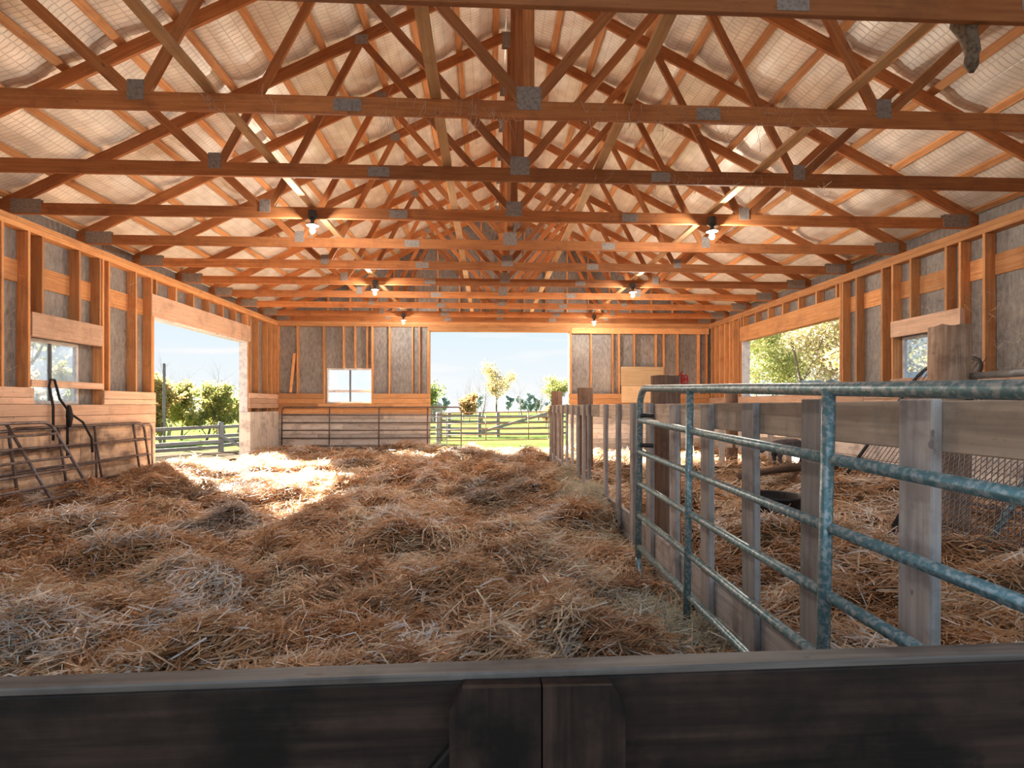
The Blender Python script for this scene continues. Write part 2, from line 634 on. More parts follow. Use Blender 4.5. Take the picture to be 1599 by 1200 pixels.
# left wall: door 9.5..13.2 (z to 2.97), window 7.06..8.02 (z 1.43..2.30)
xs_ = XL - SH
LD0, LD1, LDZ = 9.55, 13.2, 2.97
wl = wall_sheet('wall_left', [
    rectx(xs_, Y0, 7.06, -0.3, 3.95), rectx(xs_, 7.06, 8.02, -0.3, 1.43), rectx(xs_, 7.06, 8.02, 2.30, 3.95),
    rectx(xs_, 8.02, LD0, -0.3, 3.95), rectx(xs_, LD0, LD1, LDZ, 3.95), rectx(xs_, LD1, YB + SH, -0.3, 3.95)], (-1, 0, 0))
# right wall: opening 9.35..13.1 (z 1.72..3.0), window 6.9..8.05 (z 1.75..2.48)
xr_ = XR + SH
RD0, RD1, RDZ = 9.37, 13.1, 3.02
wr = wall_sheet('wall_right', [
    rectx(xr_, Y0, 6.92, -0.3, 3.95), rectx(xr_, 6.92, 8.06, -0.3, 1.72), rectx(xr_, 6.92, 8.06, 2.48, 3.95),
    rectx(xr_, 8.06, RD0, -0.3, 3.95), rectx(xr_, RD0, RD1, RDZ, 3.95), rectx(xr_, RD0, RD1, -0.3, 1.60),
    rectx(xr_, RD1, YB + SH, -0.3, 3.95)], (1, 0, 0))
# back wall: door -1.63..2.28 (z to 3.5), window -4.5..-3.22 (z 1.48..2.46), gable above
yb_ = YB + SH
BD0, BD1, BDZ = -1.62, 2.30, 3.50
gz = lambda x: ZP + HEEL + (HALF - abs(x - XC)) * PITCH
wb = wall_sheet('wall_back', [
    recty(yb_, XL - SH, -4.5, -0.3, 3.756), recty(yb_, -4.5, -3.22, -0.3, 1.48), recty(yb_, -4.5, -3.22, 2.46, 3.756),
    recty(yb_, -3.22, BD0, -0.3, 3.756), recty(yb_, BD0, BD1, BDZ, 3.756), recty(yb_, BD1, XR + SH, -0.3, 3.756),
    [(XL - SH, yb_, 3.756), (XR + SH, yb_, 3.756), (XR + SH, yb_, ZP + HEEL), (XC, yb_, gz(XC)), (XL - SH, yb_, ZP + HEEL)]], (0, 1, 0))


def stud_l(y, z0, z1, w=0.038, name='stud'):
    bx(name, XL - SH, XL, y - w / 2, y + w / 2, z0, z1, 'stud_wood', wl, 2)


def stud_r(y, z0, z1, w=0.038, name='stud'):
    bx(name, XR, XR + SH, y - w / 2, y + w / 2, z0, z1, 'stud_wood', wr, 2)


def stud_b(x, z0, z1, w=0.038, name='stud'):
    bx(name, x - w / 2, x + w / 2, YB, YB + SH, z0, z1, 'stud_wood', wb, 2)


ZT = 3.62
for wall, fn in ((wl, 'l'), (wr, 'r')):
    x0, x1 = (XL - SH, XL) if fn == 'l' else (XR, XR + SH)
    bx('plate', x0, x1, Y0, YB + SH, ZT, ZT + 0.068, 'stud_wood', wall)
    bx('plate', x0, x1, Y0, YB + SH, ZT + 0.068, ZP, 'stud_wood', wall)
# left wall framing
for y in (3.6, 4.2, 4.8, 5.4, 6.05, 6.65, 7.02, 8.32, 8.45, 9.08):
    stud_l(y, 1.2, ZT)
stud_l(9.49, 0, ZT, 0.045)
stud_l(9.53, 0, LDZ, 0.04, 'door_jamb')
stud_l(13.23, 0, ZT, 0.045)
for y in (13.34, 13.78, 14.33, 14.62, 14.9):
    stud_l(y, 1.2, ZT)
for y in (7.23, 7.86, 8.26):
    stud_l(y, 2.61, ZT, name='cripple_stud')
for k in range(7):
    stud_l(9.62 + 0.59 * k, 3.35, ZT, name='cripple_stud')
bx('header', XL - SH, XL + 0.012, 9.47, 13.28, LDZ, 3.35, 'plank_wood', wl)
bx('header', XL - 0.06, XL + 0.012, 7.05, 8.30, 2.30, 2.61, 'plank_wood', wl)
bx('sill', XL - 0.09, XL + 0.012, 7.04, 8.31, 1.655, 1.745, 'plank_wood', wl)
for a, b_ in ((2.0, 6.0), (6.07, 6.63), (6.69, 7.0), (7.25, 7.84), (7.9, 8.24), (8.47, 9.06), (9.1, 9.46)):
    bx('girt', XL - SH + 0.002, XL - SH + 0.022, a, b_, 2.97, 3.25, 'stud_wood', wl)
# planks of the left wall
tp = 0.028
for z0, z1 in ((1.515, 1.64), (1.43, 1.51)):
    bx('plank', XL, XL + tp, 1.5, 7.06, z0, z1, 'plank_wood', wl)
    bx('plank', XL, XL + tp, 8.30, 9.55, z0, z1, 'plank_wood', wl)
for z0, z1 in ((1.275, 1.425), (1.12, 1.27)):
    bx('plank', XL, XL + tp, 1.5, 6.2, z0, z1, 'plank_wood', wl)
    bx('plank', XL, XL + tp, 6.205, 9.55, z0, z1, 'plank_wood', wl)
for y0, y1 in ((1.5, 5.4), (5.405, 7.84), (7.845, 9.55)):
    bx('wall_panel', XL, XL + 0.02, y0, y1, -0.1, 1.115, 'stained_panel_wood', wl, 1)
for z0, z1 in ((1.60, 1.72), (1.475, 1.595), (1.35, 1.47)):
    bx('plank', XL, XL + tp, 13.2, 15.0, z0, z1, 'plank_wood', wl)
bx('wall_panel', XL - 0.02, XL + 0.07, 13.19, 14.9, -0.1, 1.26, 'dirty_plank_wood', wl, 2)
bx('wall_panel', XL - SH - 0.04, XL + 0.07, 13.13, 13.19, -0.1, 1.26, 'dirty_plank_wood', wl, 2)
bx('door_jamb', XL - SH - 0.06, XL - 0.02, 13.17, 13.205, 1.26, LDZ, 'white_frame', wl, 2)
bx('door_jamb', XL - SH - 0.06, XL - 0.02, 9.555, 9.58, 0, LDZ, 'white_frame', wl, 2)
bx('lintel_trim', XL - SH - 0.06, XL - 0.02, 9.58, 13.17, LDZ - 0.03, LDZ, 'white_frame', wl)

# right wall framing
for y in (3.0, 3.6, 4.2, 4.8, 5.4, 5.98, 6.55, 6.9, 8.1, 8.32, 8.92, 9.28):
    stud_r(y, 1.2, ZT)
stud_r(9.34, 1.4, ZT, 0.045)
stud_r(13.13, 1.4, ZT, 0.045)
for y in (13.25, 13.55, 13.75, 14.05, 14.35, 14.65, 14.9):
    stud_r(y, 1.2, ZT)
for y in (7.12, 7.74):
    stud_r(y, 2.73, ZT, name='cripple_stud')
for k in range(7):
    stud_r(9.45 + 0.59 * k, 3.38, ZT, name='cripple_stud')
bx('header', XR - 0.012, XR + SH, 9.30, 13.16, RDZ, 3.38, 'orange_plank_wood', wr)
bx('header', XR - 0.012, XR + 0.06, 6.88, 8.12, 2.48, 2.73, 'plank_wood', wr)
bx('sill', XR - 0.012, XR + 0.09, 6.88, 8.12, 1.76, 1.83, 'plank_wood', wr)
for a, b_ in ((3.62, 4.18), (4.22, 4.78), (4.82, 5.38), (5.42, 5.96), (6.0, 6.53), (6.57, 6.88), (7.14, 7.72), (7.76, 8.08), (8.34, 8.9), (8.94, 9.26)):
    bx('girt', XR + SH - 0.022, XR + SH - 0.002, a, b_, 3.08, 3.35, 'stud_wood', wr)
for i in range(7):
    z1 = 1.755 - 0.24 * i
    bx('plank', XR - tp, XR, 1.5, 8.7, z1 - 0.235, z1, 'plank_wood' if i < 3 else 'dirty_plank_wood', wr)
    bx('plank', XR - tp, XR, 8.705, 15.0, z1 - 0.235 - (0.02 if i == 0 else 0), z1 - (0.12 if i == 0 else 0), 'plank_wood' if i < 3 else 'dirty_plank_wood', wr)
bx('opening_jamb', XR + 0.02, XR + SH + 0.06, 13.06, 13.10, 1.6, RDZ, 'white_frame', wr, 2)

# back wall framing
bx('plate', XL - SH, XR + SH, YB, YB + SH, ZT, ZT + 0.068, 'stud_wood', wb)
bx('plate', XL - SH, XR + SH, YB, YB + SH, ZT + 0.068, ZP, 'stud_wood', wb)
bx('header', BD0 - 0.06, BD1 + 0.06, YB - 0.012, YB + SH, BDZ, ZT, 'orange_plank_wood', wb)
bx('header', BD1 + 0.07, XR - 0.02, YB - 0.010, YB + 0.04, 3.46, ZT, 'orange_plank_wood', wb)


def xb(px):
    u = (px - 799.5) / 832.0
    return YB * (0.999 * u + 0.0454) / (0.999 - 0.0454 * u)


for px in (433, 464, 505, 581, 608, 644, 655):
    stud_b(xb(px), 1.2, ZT, 0.045 if px in (505, 581) else 0.038)
for px in (536, 554, 573):
    stud_b(xb(px), 2.46, ZT, name='cripple_stud')
stud_b(BD0 - 0.04, 0, BDZ, 0.07, 'door_jamb')
stud_b(BD1 + 0.04, 0, BDZ, 0.07, 'door_jamb')
for px in (923, 957, 967, 1037, 1059, 1092, 1104):
    stud_b(xb(px), 1.2, ZT, 0.045 if px in (967, 1037) else 0.038)
for px in (991, 1025):
    stud_b(xb(px), 2.50, ZT, name='cripple_stud')
board('loose_board', (xb(454), YB - 0.02, 1.78), (xb(460.5), YB - 0.02, 2.86), 0.03, 0.07, 'stud_wood', wb, (0, 1, 0))
# boarded window
bx('plywood_patch', xb(969), xb(1036), YB - 0.03, YB - 0.015, 1.98, 2.52, 'plywood_pale', wb)
bx('plywood_patch', xb(970), xb(1030), YB - 0.045, YB - 0.03, 1.50, 1.975, 'plywood_pale', wb)
# planks of the back wall
for i in range(13):
    z1 = 1.75 - 0.142 * i
    mat = 'orange_plank_wood' if i < 4 else 'dirty_plank_wood'
    z0 = z1 - 0.136
    if z0 > 1.40:
        bx('plank', XL, -4.52, YB - tp, YB, z0, z1, mat, wb)
        bx('plank', -3.2, BD0 + 0.02, YB - tp, YB, z0, z1, mat, wb)
    else:
        s = (-4.0, -2.9, -4.7)[i % 3]
        bx('plank', XL, s - 0.003, YB - tp, YB, z0, z1, mat, wb)
        bx('plank', s + 0.003, BD0 + 0.02, YB - tp, YB, z0, z1, mat, wb)
    bx('plank', BD1 - 0.02, XR, YB - tp, YB, z0, z1, mat, wb)
# gable uprights
for k in range(-8, 9):
    x = XC + 0.61 * k + 0.15
    if abs(x - XC) < HALF - 0.6:
        bx('gable_stud', x - 0.02, x + 0.02, yb_ - 0.09, yb_, ZP, gz(x) - 0.05, 'stud_wood', wb, 2)

# red paint scrawl on the sheathing of the back wall
cx, cz = xb(1069), 1.41 + 43 * 15 / 832
for k in range(12):
    a0 = random.uniform(0, 6.28)
    r0 = random.uniform(0.04, 0.15)
    ox, oz = random.uniform(-0.09, 0.09), random.uniform(-0.1, 0.1)
    pts = [(cx + ox + r0 * math.cos(a0 + t * 0.7), yb_ - 0.006, cz + oz + 1.2 * r0 * math.sin(a0 + t * 0.7)) for t in range(6)]
    tube('paint_scrawl', pts, 0.018, 'red_paint', wb, None, 5)


# ------------------------------------------------------------------ windows
def window(name, axis, pos, a0, a1, z0, z1, inward, glass='dirty_glass', bars=(), mull=0.5):
    """A sliding window set at the outer side of the wall; axis 'x' means the pane lies in a plane x = pos."""
    def B(n, u0, u1, w0, w1, m, par=None, d=0.03):
        if axis == 'x':
            return bx(n, pos - d, pos + d, u0, u1, w0, w1, m, par)
        return bx(n, u0, u1, pos - d, pos + d, w0, w1, m, par)
    root = bpy.data.objects.new(name, None)
    c = (a0 + a1) / 2
    link(root, Matrix.Translation((pos, c, z0) if axis == 'x' else (c, pos, z0)))
    tag(root, kind='structure')
    f = 0.045
    B('frame', a0, a1, z0, z0 + f, 'white_frame', root)
    B('frame', a0, a1, z1 - f, z1, 'white_frame', root)
    B('frame', a0, a0 + f, z0 + f, z1 - f, 'white_frame', root)
    B('frame', a1 - f, a1, z0 + f, z1 - f, 'white_frame', root)
    mp = a0 + (a1 - a0) * mull
    B('mullion', mp - 0.02, mp + 0.02, z0 + f, z1 - f, 'weathered_wood', root, 0.02)
    B('pane', a0 + f, mp - 0.02, z0 + f, z1 - f, glass, root, 0.004)
    B('pane', mp + 0.02, a1 - f, z0 + f, z1 - f, glass, root, 0.004)
    for zb in bars:
        B('crossbar', a0 + f, a1 - f, zb - 0.035, zb + 0.035, 'white_frame', root, 0.02)
    return root


window('window_1', 'x', XL - SH - 0.02, 7.06, 8.02, 1.43, 2.30, 1)
window('window_2', 'y', YB + SH + 0.01, -4.5, -3.22, 1.48, 2.46, -1, 'clear_glass', bars=(1.82,))
window('window_3', 'x', XR + SH + 0.01, 6.92, 8.06, 1.72, 2.48, -1)

# ------------------------------------------------------------------ ceiling: foil sheet and purlins
SL = math.hypot(1, PITCH)


def slope_pt(side, s, y, lift):
    """s is the distance down the slope from the ridge, lift is measured square to the slope above the top chords."""
    hx = s / SL
    nx, nz = PITCH / SL, 1 / SL
    return Vector((XC + side * max(0.0, hx + lift * nx - (0.04 if lift > 0 and s < 0.06 else 0)), y, ZP + HEEL + HALF * PITCH - hx * PITCH + lift * nz))


SMAX = (HALF + 0.45) * SL
purl = [0.12 + 0.61 * k for k in range(12)]
ss = np.arange(0, SMAX + 0.01, 0.05)
ys = np.arange(Y0, YB + 0.36, 0.12)
V, F, UV = [], [], []
for side in (-1, 1):
    b0 = len(V)
    for j, y in enumerate(ys):
        for i, s in enumerate(ss):
            d = min(abs(s - p - 0.045) for p in purl)
            sag = -0.030 * min(1, max(0, (d - 0.06) / 0.2)) if s < purl[-1] else 0
            n = mnoise.noise((s * 1.7 + side * 9, y * 1.7, 0)) * 0.014 + mnoise.noise((s * 9, y * 2.0 + side * 5, 4)) * 0.006
            n += 0.004 * math.sin(s * 2 * math.pi / 0.11)
            V.append(slope_pt(side, float(s), float(y), 0.056 + sag + min(n, 0.012)))
            UV.append((float(s), float(y)))
    n_s = len(ss)
    for j in range(len(ys) - 1):
        for i in range(n_s - 1):
            a = b0 + j * n_s + i
            q = (a, a + 1, a + n_s + 1, a + n_s)
            F.append(q if side < 0 else q[::-1])
ceil = mesh_obj('ceiling', V, F, 'foil_insulation', None, None, True)
uvl = ceil.data.uv_layers.new(name='UVMap')
li = np.zeros(len(ceil.data.loops), int)
ceil.data.loops.foreach_get('vertex_index', li)
uvl.data.foreach_set('uv', np.array(UV)[li].ravel())
tag(ceil, kind='structure')
for side in (-1, 1):
    nrm = Vector((side * PITCH, 0, 1)).normalized()
    for p in purl:
        a, b_ = slope_pt(side, p + 0.045, Y0, 0.020), slope_pt(side, p + 0.045, YB + 0.3, 0.020)
        board('purlin', a, b_, 0.038, 0.089, 'stud_wood', ceil, nrm)
# lengthwise runners lying on the bottom chords
RUN = (-2.20, -0.42, 1.16, 2.88)
for x in RUN:
    board('runner', (x, Y0, ZP + 0.162), (x, YB - 0.1, ZP + 0.162), 0.038, 0.089, 'runner_wood', ceil)

# ------------------------------------------------------------------ trusses
ORD = ['foremost roof truss, only its lower edge showing at the top of the picture',
       'second roof truss from the front, with the broadest bottom beam', 'third roof truss from the front, dark beam across the picture',
       'fourth roof truss from the front, carrying the two nearest bulb holders', 'fifth roof truss from the front, mid roof',
       'sixth roof truss from the front, just past mid roof', 'seventh roof truss from the front, above the middle bulb holders',
       'fourth roof truss counted from the back wall', 'third roof truss counted from the back wall',
       'second roof truss counted from the back wall, above the rearmost bulb holders', 'rearmost roof truss, standing on the back wall plate']
KP = 0.33


def chord_under(x):
    return ZP + HEEL + (HALF - abs(x - XC)) * PITCH - 0.14 * SL


def make_truss(i, y):
    t = thing('roof_truss', ORD[i], 'roof truss', (XC, y, ZP), 'roof trusses')
    m = 'truss_wood'
    x0, x1 = XL - SH, XR + SH
    board('bottom_chord', (x0, y, ZP + 0.07), (XC - 1.4, y, ZP + 0.07), 0.14, 0.038, m, t)
    board('bottom_chord', (XC - 1.4, y, ZP + 0.07), (x1, y, ZP + 0.07), 0.14, 0.038, m, t)
    for s in (-1, 1):
        off = 0.07
        a = slope_pt(s, (HALF + 0.4) * SL, y, -off)
        b_ = slope_pt(s, 0.02, y, -off)
        board('top_chord', a, b_, 0.14, 0.038, m, t, (s * PITCH, 0, 1))
    kx = XC + 0.06
    zb = ZP + 0.12
    board('king_post', (kx, y, zb), (kx, y, chord_under(kx) + 0.05), 0.089, 0.037, m, t, (1, 0, 0))
    for s in (-1, 1):
        n1, n2, bm = 1.85, 4.15, 3.05
        for a, b_ in ((0.02, n1), (bm - 0.05, n1 + 0.03), (bm + 0.05, n2)):
            xa, xb_ = XC + s * a + (0.06 if a < 1 else 0), XC + s * b_
            board('web', (xa, y, zb), (xb_, y, chord_under(xb_) + 0.04), 0.089, 0.037, m, t, (1, 0, 0))

    def plate(x, z, w, h):
        for dy in (-0.0205, 0.0205):
            bx('gusset_plate', x - w / 2, x + w / 2, y + dy - 0.0015, y + dy + 0.0015, z - h / 2, z + h / 2, 'gusset_steel', t, 0)
    plate(kx, ZP + 0.16, 0.20, 0.19)
    plate(XC - 3.05, ZP + 0.15, 0.13, 0.16)
    plate(XC + 3.05, ZP + 0.15, 0.13, 0.16)
    plate(XC - 1.4, ZP + 0.07, 0.22, 0.10)
    plate(XC + 1.55, ZP + 0.07, 0.20, 0.10)
    plate(XL + 0.16, ZP + 0.10, 0.36, 0.17)
    plate(XR - 0.16, ZP + 0.10, 0.36, 0.17)
    plate(XC, chord_under(XC) + 0.02, 0.13, 0.24)
    for s in (-1, 1):
        plate(XC + s * 1.86, chord_under(XC + s * 1.86) + 0.06, 0.16, 0.12)
    return t


TY = [3.13 + 1.22 * k for k in range(10)] + [YB - 0.02]
for i, y in enumerate(TY):
    make_truss(i, y)

# ------------------------------------------------------------------ bulb holders under the trusses
BL = ['nearest on the left', 'in the middle of the left row', 'farthest back on the left',
      'nearest on the right', 'in the middle of the right row', 'farthest back on the right']
FILL_W = 74.0  # strength of the added fill light in each bulb
m, nt, b = new_mat('bulb_glass')
b.inputs['Base Color'].default_value = (1, 0.95, 0.85, 1)
b.inputs['Emission Color'].default_value = (1.0, 0.88, 0.70, 1)
b.inputs['Emission Strength'].default_value = 0.0
tr_ = nt.nodes.new('ShaderNodeBsdfTransparent')
mx_ = nt.nodes.new('ShaderNodeMixShader')
mx_.inputs[0].default_value = 0.9
nt.links.new(b.outputs[0], mx_.inputs[1])
nt.links.new(tr_.outputs[0], mx_.inputs[2])
nt.links.new(mx_.outputs[0], nt.nodes['Material Output'].inputs['Surface'])
for k, (x, ti) in enumerate(((-2.17, 3), (-2.17, 6), (-2.2, 9), (2.87, 3), (2.85, 6), (2.82, 9))):
    y = TY[ti] - 0.085
    r = thing('bulb_holder', 'dark lamp holder with a bulb under a truss, ' + BL[k], 'lamp', (x, y, ZP), 'bulb holders')
    V, F = tube_geo([(x, y, ZP + 0.07), (x, y, ZP - 0.02), (x, y, ZP - 0.045)], [0.05, 0.058, 0.03], 10)
    mesh_obj('box', V, F, 'socket_plastic', r)
    V, F = tube_geo([(x, y, ZP - 0.045), (x, y, ZP - 0.095), (x, y, ZP - 0.10), (x, y, ZP - 0.115)], [0.024, 0.024, 0.07, 0.075], 14)  # flared rim added to keep the bulb's light off the truss above
    sk = mesh_obj('socket', V, F, 'socket_plastic', r)
    V, F = tube_geo([(x, y, ZP - 0.115), (x, y, ZP - 0.14), (x, y, ZP - 0.18), (x, y, ZP - 0.205), (x, y, ZP - 0.215)], [0.018, 0.028, 0.034, 0.024, 0.008], 12)
    mesh_obj('bulb', V, F, 'bulb_glass', sk, None, True)
    ld = bpy.data.lights.new('added_bulb_light', 'POINT')  # light added to brighten the barn; the bulbs themselves look unlit
    ld.energy = FILL_W * (0.5 if ti == 9 else 1.0)
    ld.color = (1.0, 0.90, 0.76)
    ld.shadow_soft_size = 0.028
    lo = bpy.data.objects.new('added_bulb_light', ld)
    link(lo, Matrix.Translation((x, y, ZP - 0.168)), r)

# dusty clump hanging under the foremost truss
V, F = tube_geo([(3.0, 3.2, 3.88), (2.98, 3.2, 3.80), (3.0, 3.2, 3.73), (3.03, 3.2, 3.62), (3.02, 3.2, 3.55), (3.02, 3.2, 3.51)],
                [0.08, 0.07, 0.05, 0.035, 0.04, 0.015], 11)
V = [v + Vector((mnoise.noise(v * 22), 0, mnoise.noise(v * 22 + Vector((5, 5, 5))))) * 0.03 for v in V]
tag(mesh_obj('bird_nest', V, F, 'nest', None, None, True), 'ragged brown clump of old nest hanging under the foremost truss at right', 'nest')

# ------------------------------------------------------------------ picket fence of the pen
FX = 1.31
fence = thing('picket_fence', 'grey wooden picket fence of the pen running back from the green gate', 'fence', (FX, 6, 0))
py = [1.48, 2.0, 2.50, 3.02, 3.57, 4.13, 4.64, 5.17, 5.74, 6.70, 7.08, 7.55, 8.05, 8.60, 9.15, 9.72, 10.3, 10.9]
for i, y in enumerate(py):
    w = 0.125 if i < 6 else 0.10
    dz = random.uniform(-0.012, 0.012)
    dx = random.uniform(-0.012, 0.012)
    board('picket', (FX - 0.018, y + w / 2 - dx, -0.05), (FX - 0.018, y + w / 2 + dx, 1.425 + dz), w, 0.034, 'grey_picket_wood', fence, (0, 1, 0))
for a, b_ in ((0.96, 3.05), (3.055, 6.2), (6.205, 11.2)):
    bx('top_rail', FX, FX + 0.036, a, b_, 1.275, 1.425, 'rail_wood', fence)
for a, b_, z in ((0.96, 4.3, 0.40), (4.305, 7.7, 0.41), (7.705, 11.2, 0.42)):
    bx('kick_board', FX, FX + 0.036, a, b_, 0.21, z, 'grey_picket_wood', fence)
    bx('kick_board', FX, FX + 0.036, a, b_, -0.02, 0.205, 'grey_picket_wood', fence)


def post(name, x, y, r, z1, mat, parent=None, seed=0, z0=-0.1, lean=0.0):
    V, F = [], []
    n, m = 14, 7
    for j in range(m):
        z = z0 + (z1 - z0) * j / (m - 1)
        for k in range(n):
            a = 2 * math.pi * k / n
            rr = r * (1 + 0.13 * mnoise.noise((math.cos(a) * 1.6 + seed, math.sin(a) * 1.6, z * 0.8)) - 0.05 * j / m)
            V.append((x + rr * math.cos(a) + lean * (z - z0), y + rr * math.sin(a), z + (0.02 * mnoise.noise((k * 0.7, seed, 1)) if j == m - 1 else 0)))
    for j in range(m - 1):
        for k in range(n):
            k2 = (k + 1) % n
            F.append((j * n + k, j * n + k2, (j + 1) * n + k2, (j + 1) * n + k))
    F.append(tuple((m - 1) * n + k for k in range(n)))
    c = Vector((x, y, (z0 + z1) / 2))
    V = [(Vector(v) - c) for v in V]
    V = [Vector((v.z, v.x, v.y)) for v in V]          # grain runs along the local x axis
    R = Matrix(((0, 1, 0, c.x), (0, 0, 1, c.y), (1, 0, 0, c.z), (0, 0, 0, 1)))
    return mesh_obj(name, V, F, mat, parent, R, True)


post('post', FX + 0.18, 4.42, 0.125, 1.66, 'post_wood', fence, 1)
post('post', FX + 0.18, 8.1, 0.125, 1.68, 'post_wood', fence, 2)
post('post', FX + 0.16, 11.3, 0.12, 1.72, 'post_wood', fence, 3)

# thick post standing in the pen, with a steel pipe running from it
tag(post('round_post', 3.99, 4.45, 0.155, 2.10, 'stripped_wood', None, 8, lean=0.01), 'thick bark-stripped post rising above the green gate at right', 'post')
tag(tube('steel_pipe', [(4.08, 4.35, 1.66), (4.10, 3.3, 1.67), (4.12, 1.6, 1.68)], 0.03, 'pale_pipe_steel', None, None, 10),
    'grey steel pipe fixed level beside the thick post at right', 'pipe')

# inner fence at the back of the pen
inner = thing('inner_fence', 'low pale picket fence crossing the far end of the pen', 'fence', (5, 9.9, 0))
post('post', 4.62, 9.9, 0.11, 1.75, 'post_wood', inner, 5)
bx('rail', 4.0, 6.25, 9.80, 9.835, 0.98, 1.10, 'orange_plank_wood', inner)
bx('rail', 4.0, 6.25, 9.80, 9.835, 0.62, 0.82, 'rail_wood', inner)
for k, x in enumerate((4.1, 4.32, 4.9, 5.25, 5.6, 5.95)):
    bx('picket', x, x + 0.11, 9.765, 9.795, 0, 1.14, 'dirty_plank_wood', inner, 2)

# ------------------------------------------------------------------ gates of steel tube
GX = 1.12
g, W = gate('tube_gate', 'worn green and galvanised tube gate standing open along the picket fence', (GX, 3.93, 0.14), (0.02, -1, -0.034), (0, 0, 1),
            3.02, 1.40, [1.40 - 0.235 * k for k in range(1, 6)], [0.95, 2.13], 0.024, 'green_gate_steel', 0.14)
for dx, zz in ((-0.02, 0.98), (-0.02, 1.2)):
    tube('hinge', [(0.02, 0, zz), (0.05, 0.09, zz)], 0.016, 'dark_gate_steel', g, W)

gate('tube_gate', 'long grey tube gate leaning along the back wall into the doorway', (-5.62, 14.80, 0.10), (1, 0.01, 0), (0, 0.03, 1),
     4.88, 1.27, [1.27 - 0.212 * k for k in range(1, 6)], [1.28, 2.62, 3.95], 0.019, 'brown_tube_steel', 0.10)
gate('tube_gate', 'grey tube gate with seven rails leaning out from the left wall', (-5.02, 7.12, 0.14), (0, -1, 0), (-0.58, 0, 1.02),
     2.6, 1.22, [1.22 - 0.17 * k for k in range(1, 7)], [0.62, 1.9], 0.020, 'tube_steel', 0.13)
gate('tube_gate', 'low grey tube gate propped against the left wall next to the door', (-5.58, 9.12, 0.16), (0, -1, 0), (-0.14, 0, 1.0),
     2.5, 0.98, [0.98 - 0.26 * k for k in range(1, 4)], [0.25, 1.1, 1.75], 0.018, 'brown_tube_steel', 0.12)
gate('tube_gate', 'slim tube gate flat against the left wall behind the others', (-5.72, 9.38, 0.12), (0, -1, 0), (-0.02, 0, 1.0),
     3.2, 0.98, [0.98 - 0.26 * k for k in range(1, 4)], [1.3], 0.017, 'tube_steel', 0.10)

# rope hung from the window sill
pts = []
for k in range(15):
    t = k / 14
    if t < 0.5:
        pts.append((-5.74 + 0.03 * math.sin(k), 7.32 - 0.05 * t, 1.72 - 1.25 * t))
    else:
        pts.append((-5.72 + 0.02 * math.sin(k * 2), 7.34 + 0.42 * (t - 0.5), 1.74 - 1.5 * (t - 0.5)))
rope = thing('rope', 'black rope looped over the sill of the left window', 'rope', (-5.74, 7.35, 1.7))
tube('strand', [(-5.73, 7.30, 0.95), (-5.73, 7.30, 1.4), (-5.75, 7.26, 1.66), (-5.76, 7.29, 1.755), (-5.76, 7.36, 1.755), (-5.74, 7.42, 1.5), (-5.70, 7.50, 1.36), (-5.70, 7.50, 0.7)],
     0.016, 'rope_black', rope)
tube('strand', [(-5.70, 7.48, 1.38), (-5.69, 7.58, 1.28), (-5.66, 7.72, 1.18), (-5.6, 7.80, 0.95), (-5.6, 7.82, 0.75)], 0.015, 'rope_black', rope)
tube('knot', [(-5.68, 7.50, 1.42), (-5.68, 7.50, 1.36), (-5.68, 7.51, 1.26), (-5.68, 7.51, 1.12)], [0.018, 0.034, 0.042, 0.02], 'rope_black', rope)


# ------------------------------------------------------------------ panels leaning on the right wall
def lean_panel(name, label, y0, ln, fill, frame_mat, bx0=4.68, bz=0.10, hgt=2.40, corner=0.25, up=(1.46, 0, 1.95), post_at=None):
    X = Vector((0, -1, 0))
    Z = Vector(up).normalized()
    Yv = Z.cross(X)
    W = Matrix(((X.x, Yv.x, Z.x, bx0), (X.y, Yv.y, Z.y, y0), (X.z, Yv.z, Z.z, bz), (0, 0, 0, 1)))
    p = thing(name, label, 'panel', W=W)
    tube('frame', frame_pts(ln, hgt, corner), 0.022, frame_mat, p, W, 8)
    if post_at:
        tube('upright', [(post_at, 0.03, 0.0), (post_at, 0.03, hgt)], 0.026, 'green_gate_steel', p, W, 8)
    if fill == 'rods':
        k = 0.07
        while k < ln - 0.03:
            tube('rod', [(k, 0, 0.02), (k, 0, hgt - 0.02)], 0.006, 'wire_steel', p, W, 5)
            k += 0.075
        for z in (0.35, 0.75, 1.5):
            tube('cross_rod', [(0, 0.012, z), (ln, 0.012, z)], 0.008, 'wire_steel', p, W, 5)
    else:
        V, F = [], []
        st = 0.046
        sl = 2.2                                   # diamonds taller than wide
        n = int((ln + hgt / sl) / st) + 1
        for k in range(n):
            for sgn in (1, -1):
                xa = k * st - hgt / sl if sgn > 0 else k * st
                xb2 = xa + sgn * hgt / sl
                a, b_ = Vector((xa, 0, 0)), Vector((xb2, 0, hgt))
                d = b_ - a
                ts = [0.0, 1.0]
                if abs(d.x) > 1e-6:
                    t0, t1 = sorted(((0 - a.x) / d.x, (ln - a.x) / d.x))
                    ts = [max(0, t0), min(1, t1)]
                if ts[1] - ts[0] > 0.02:
                    tube_geo([a + d * ts[0], a + d * ts[1]], 0.0036, 4, V, F, False)
        o = mesh_obj('wire_mesh', V, F, 'mesh_steel', p, W)
        o['kind'] = 'stuff'
        for z in (0.08, 0.55):
            tube('cross_rod', [(0, 0.012, z), (ln, 0.012, z)], 0.009, 'wire_steel', p, W, 5)
    return p


lean_panel('rod_panel', 'arched steel panel of close bars leaning under the right window', 7.15, 0.95, 'rods', 'dark_gate_steel', corner=0.32)
lean_panel('mesh_panel', 'dark expanded-metal panel leaning on the steel pipe at the right edge of the picture', 4.3, 2.3, 'mesh', 'dark_gate_steel', 3.28, 0.22, 1.56, 0.2, (0.6, 0, 1.0), 0.78)

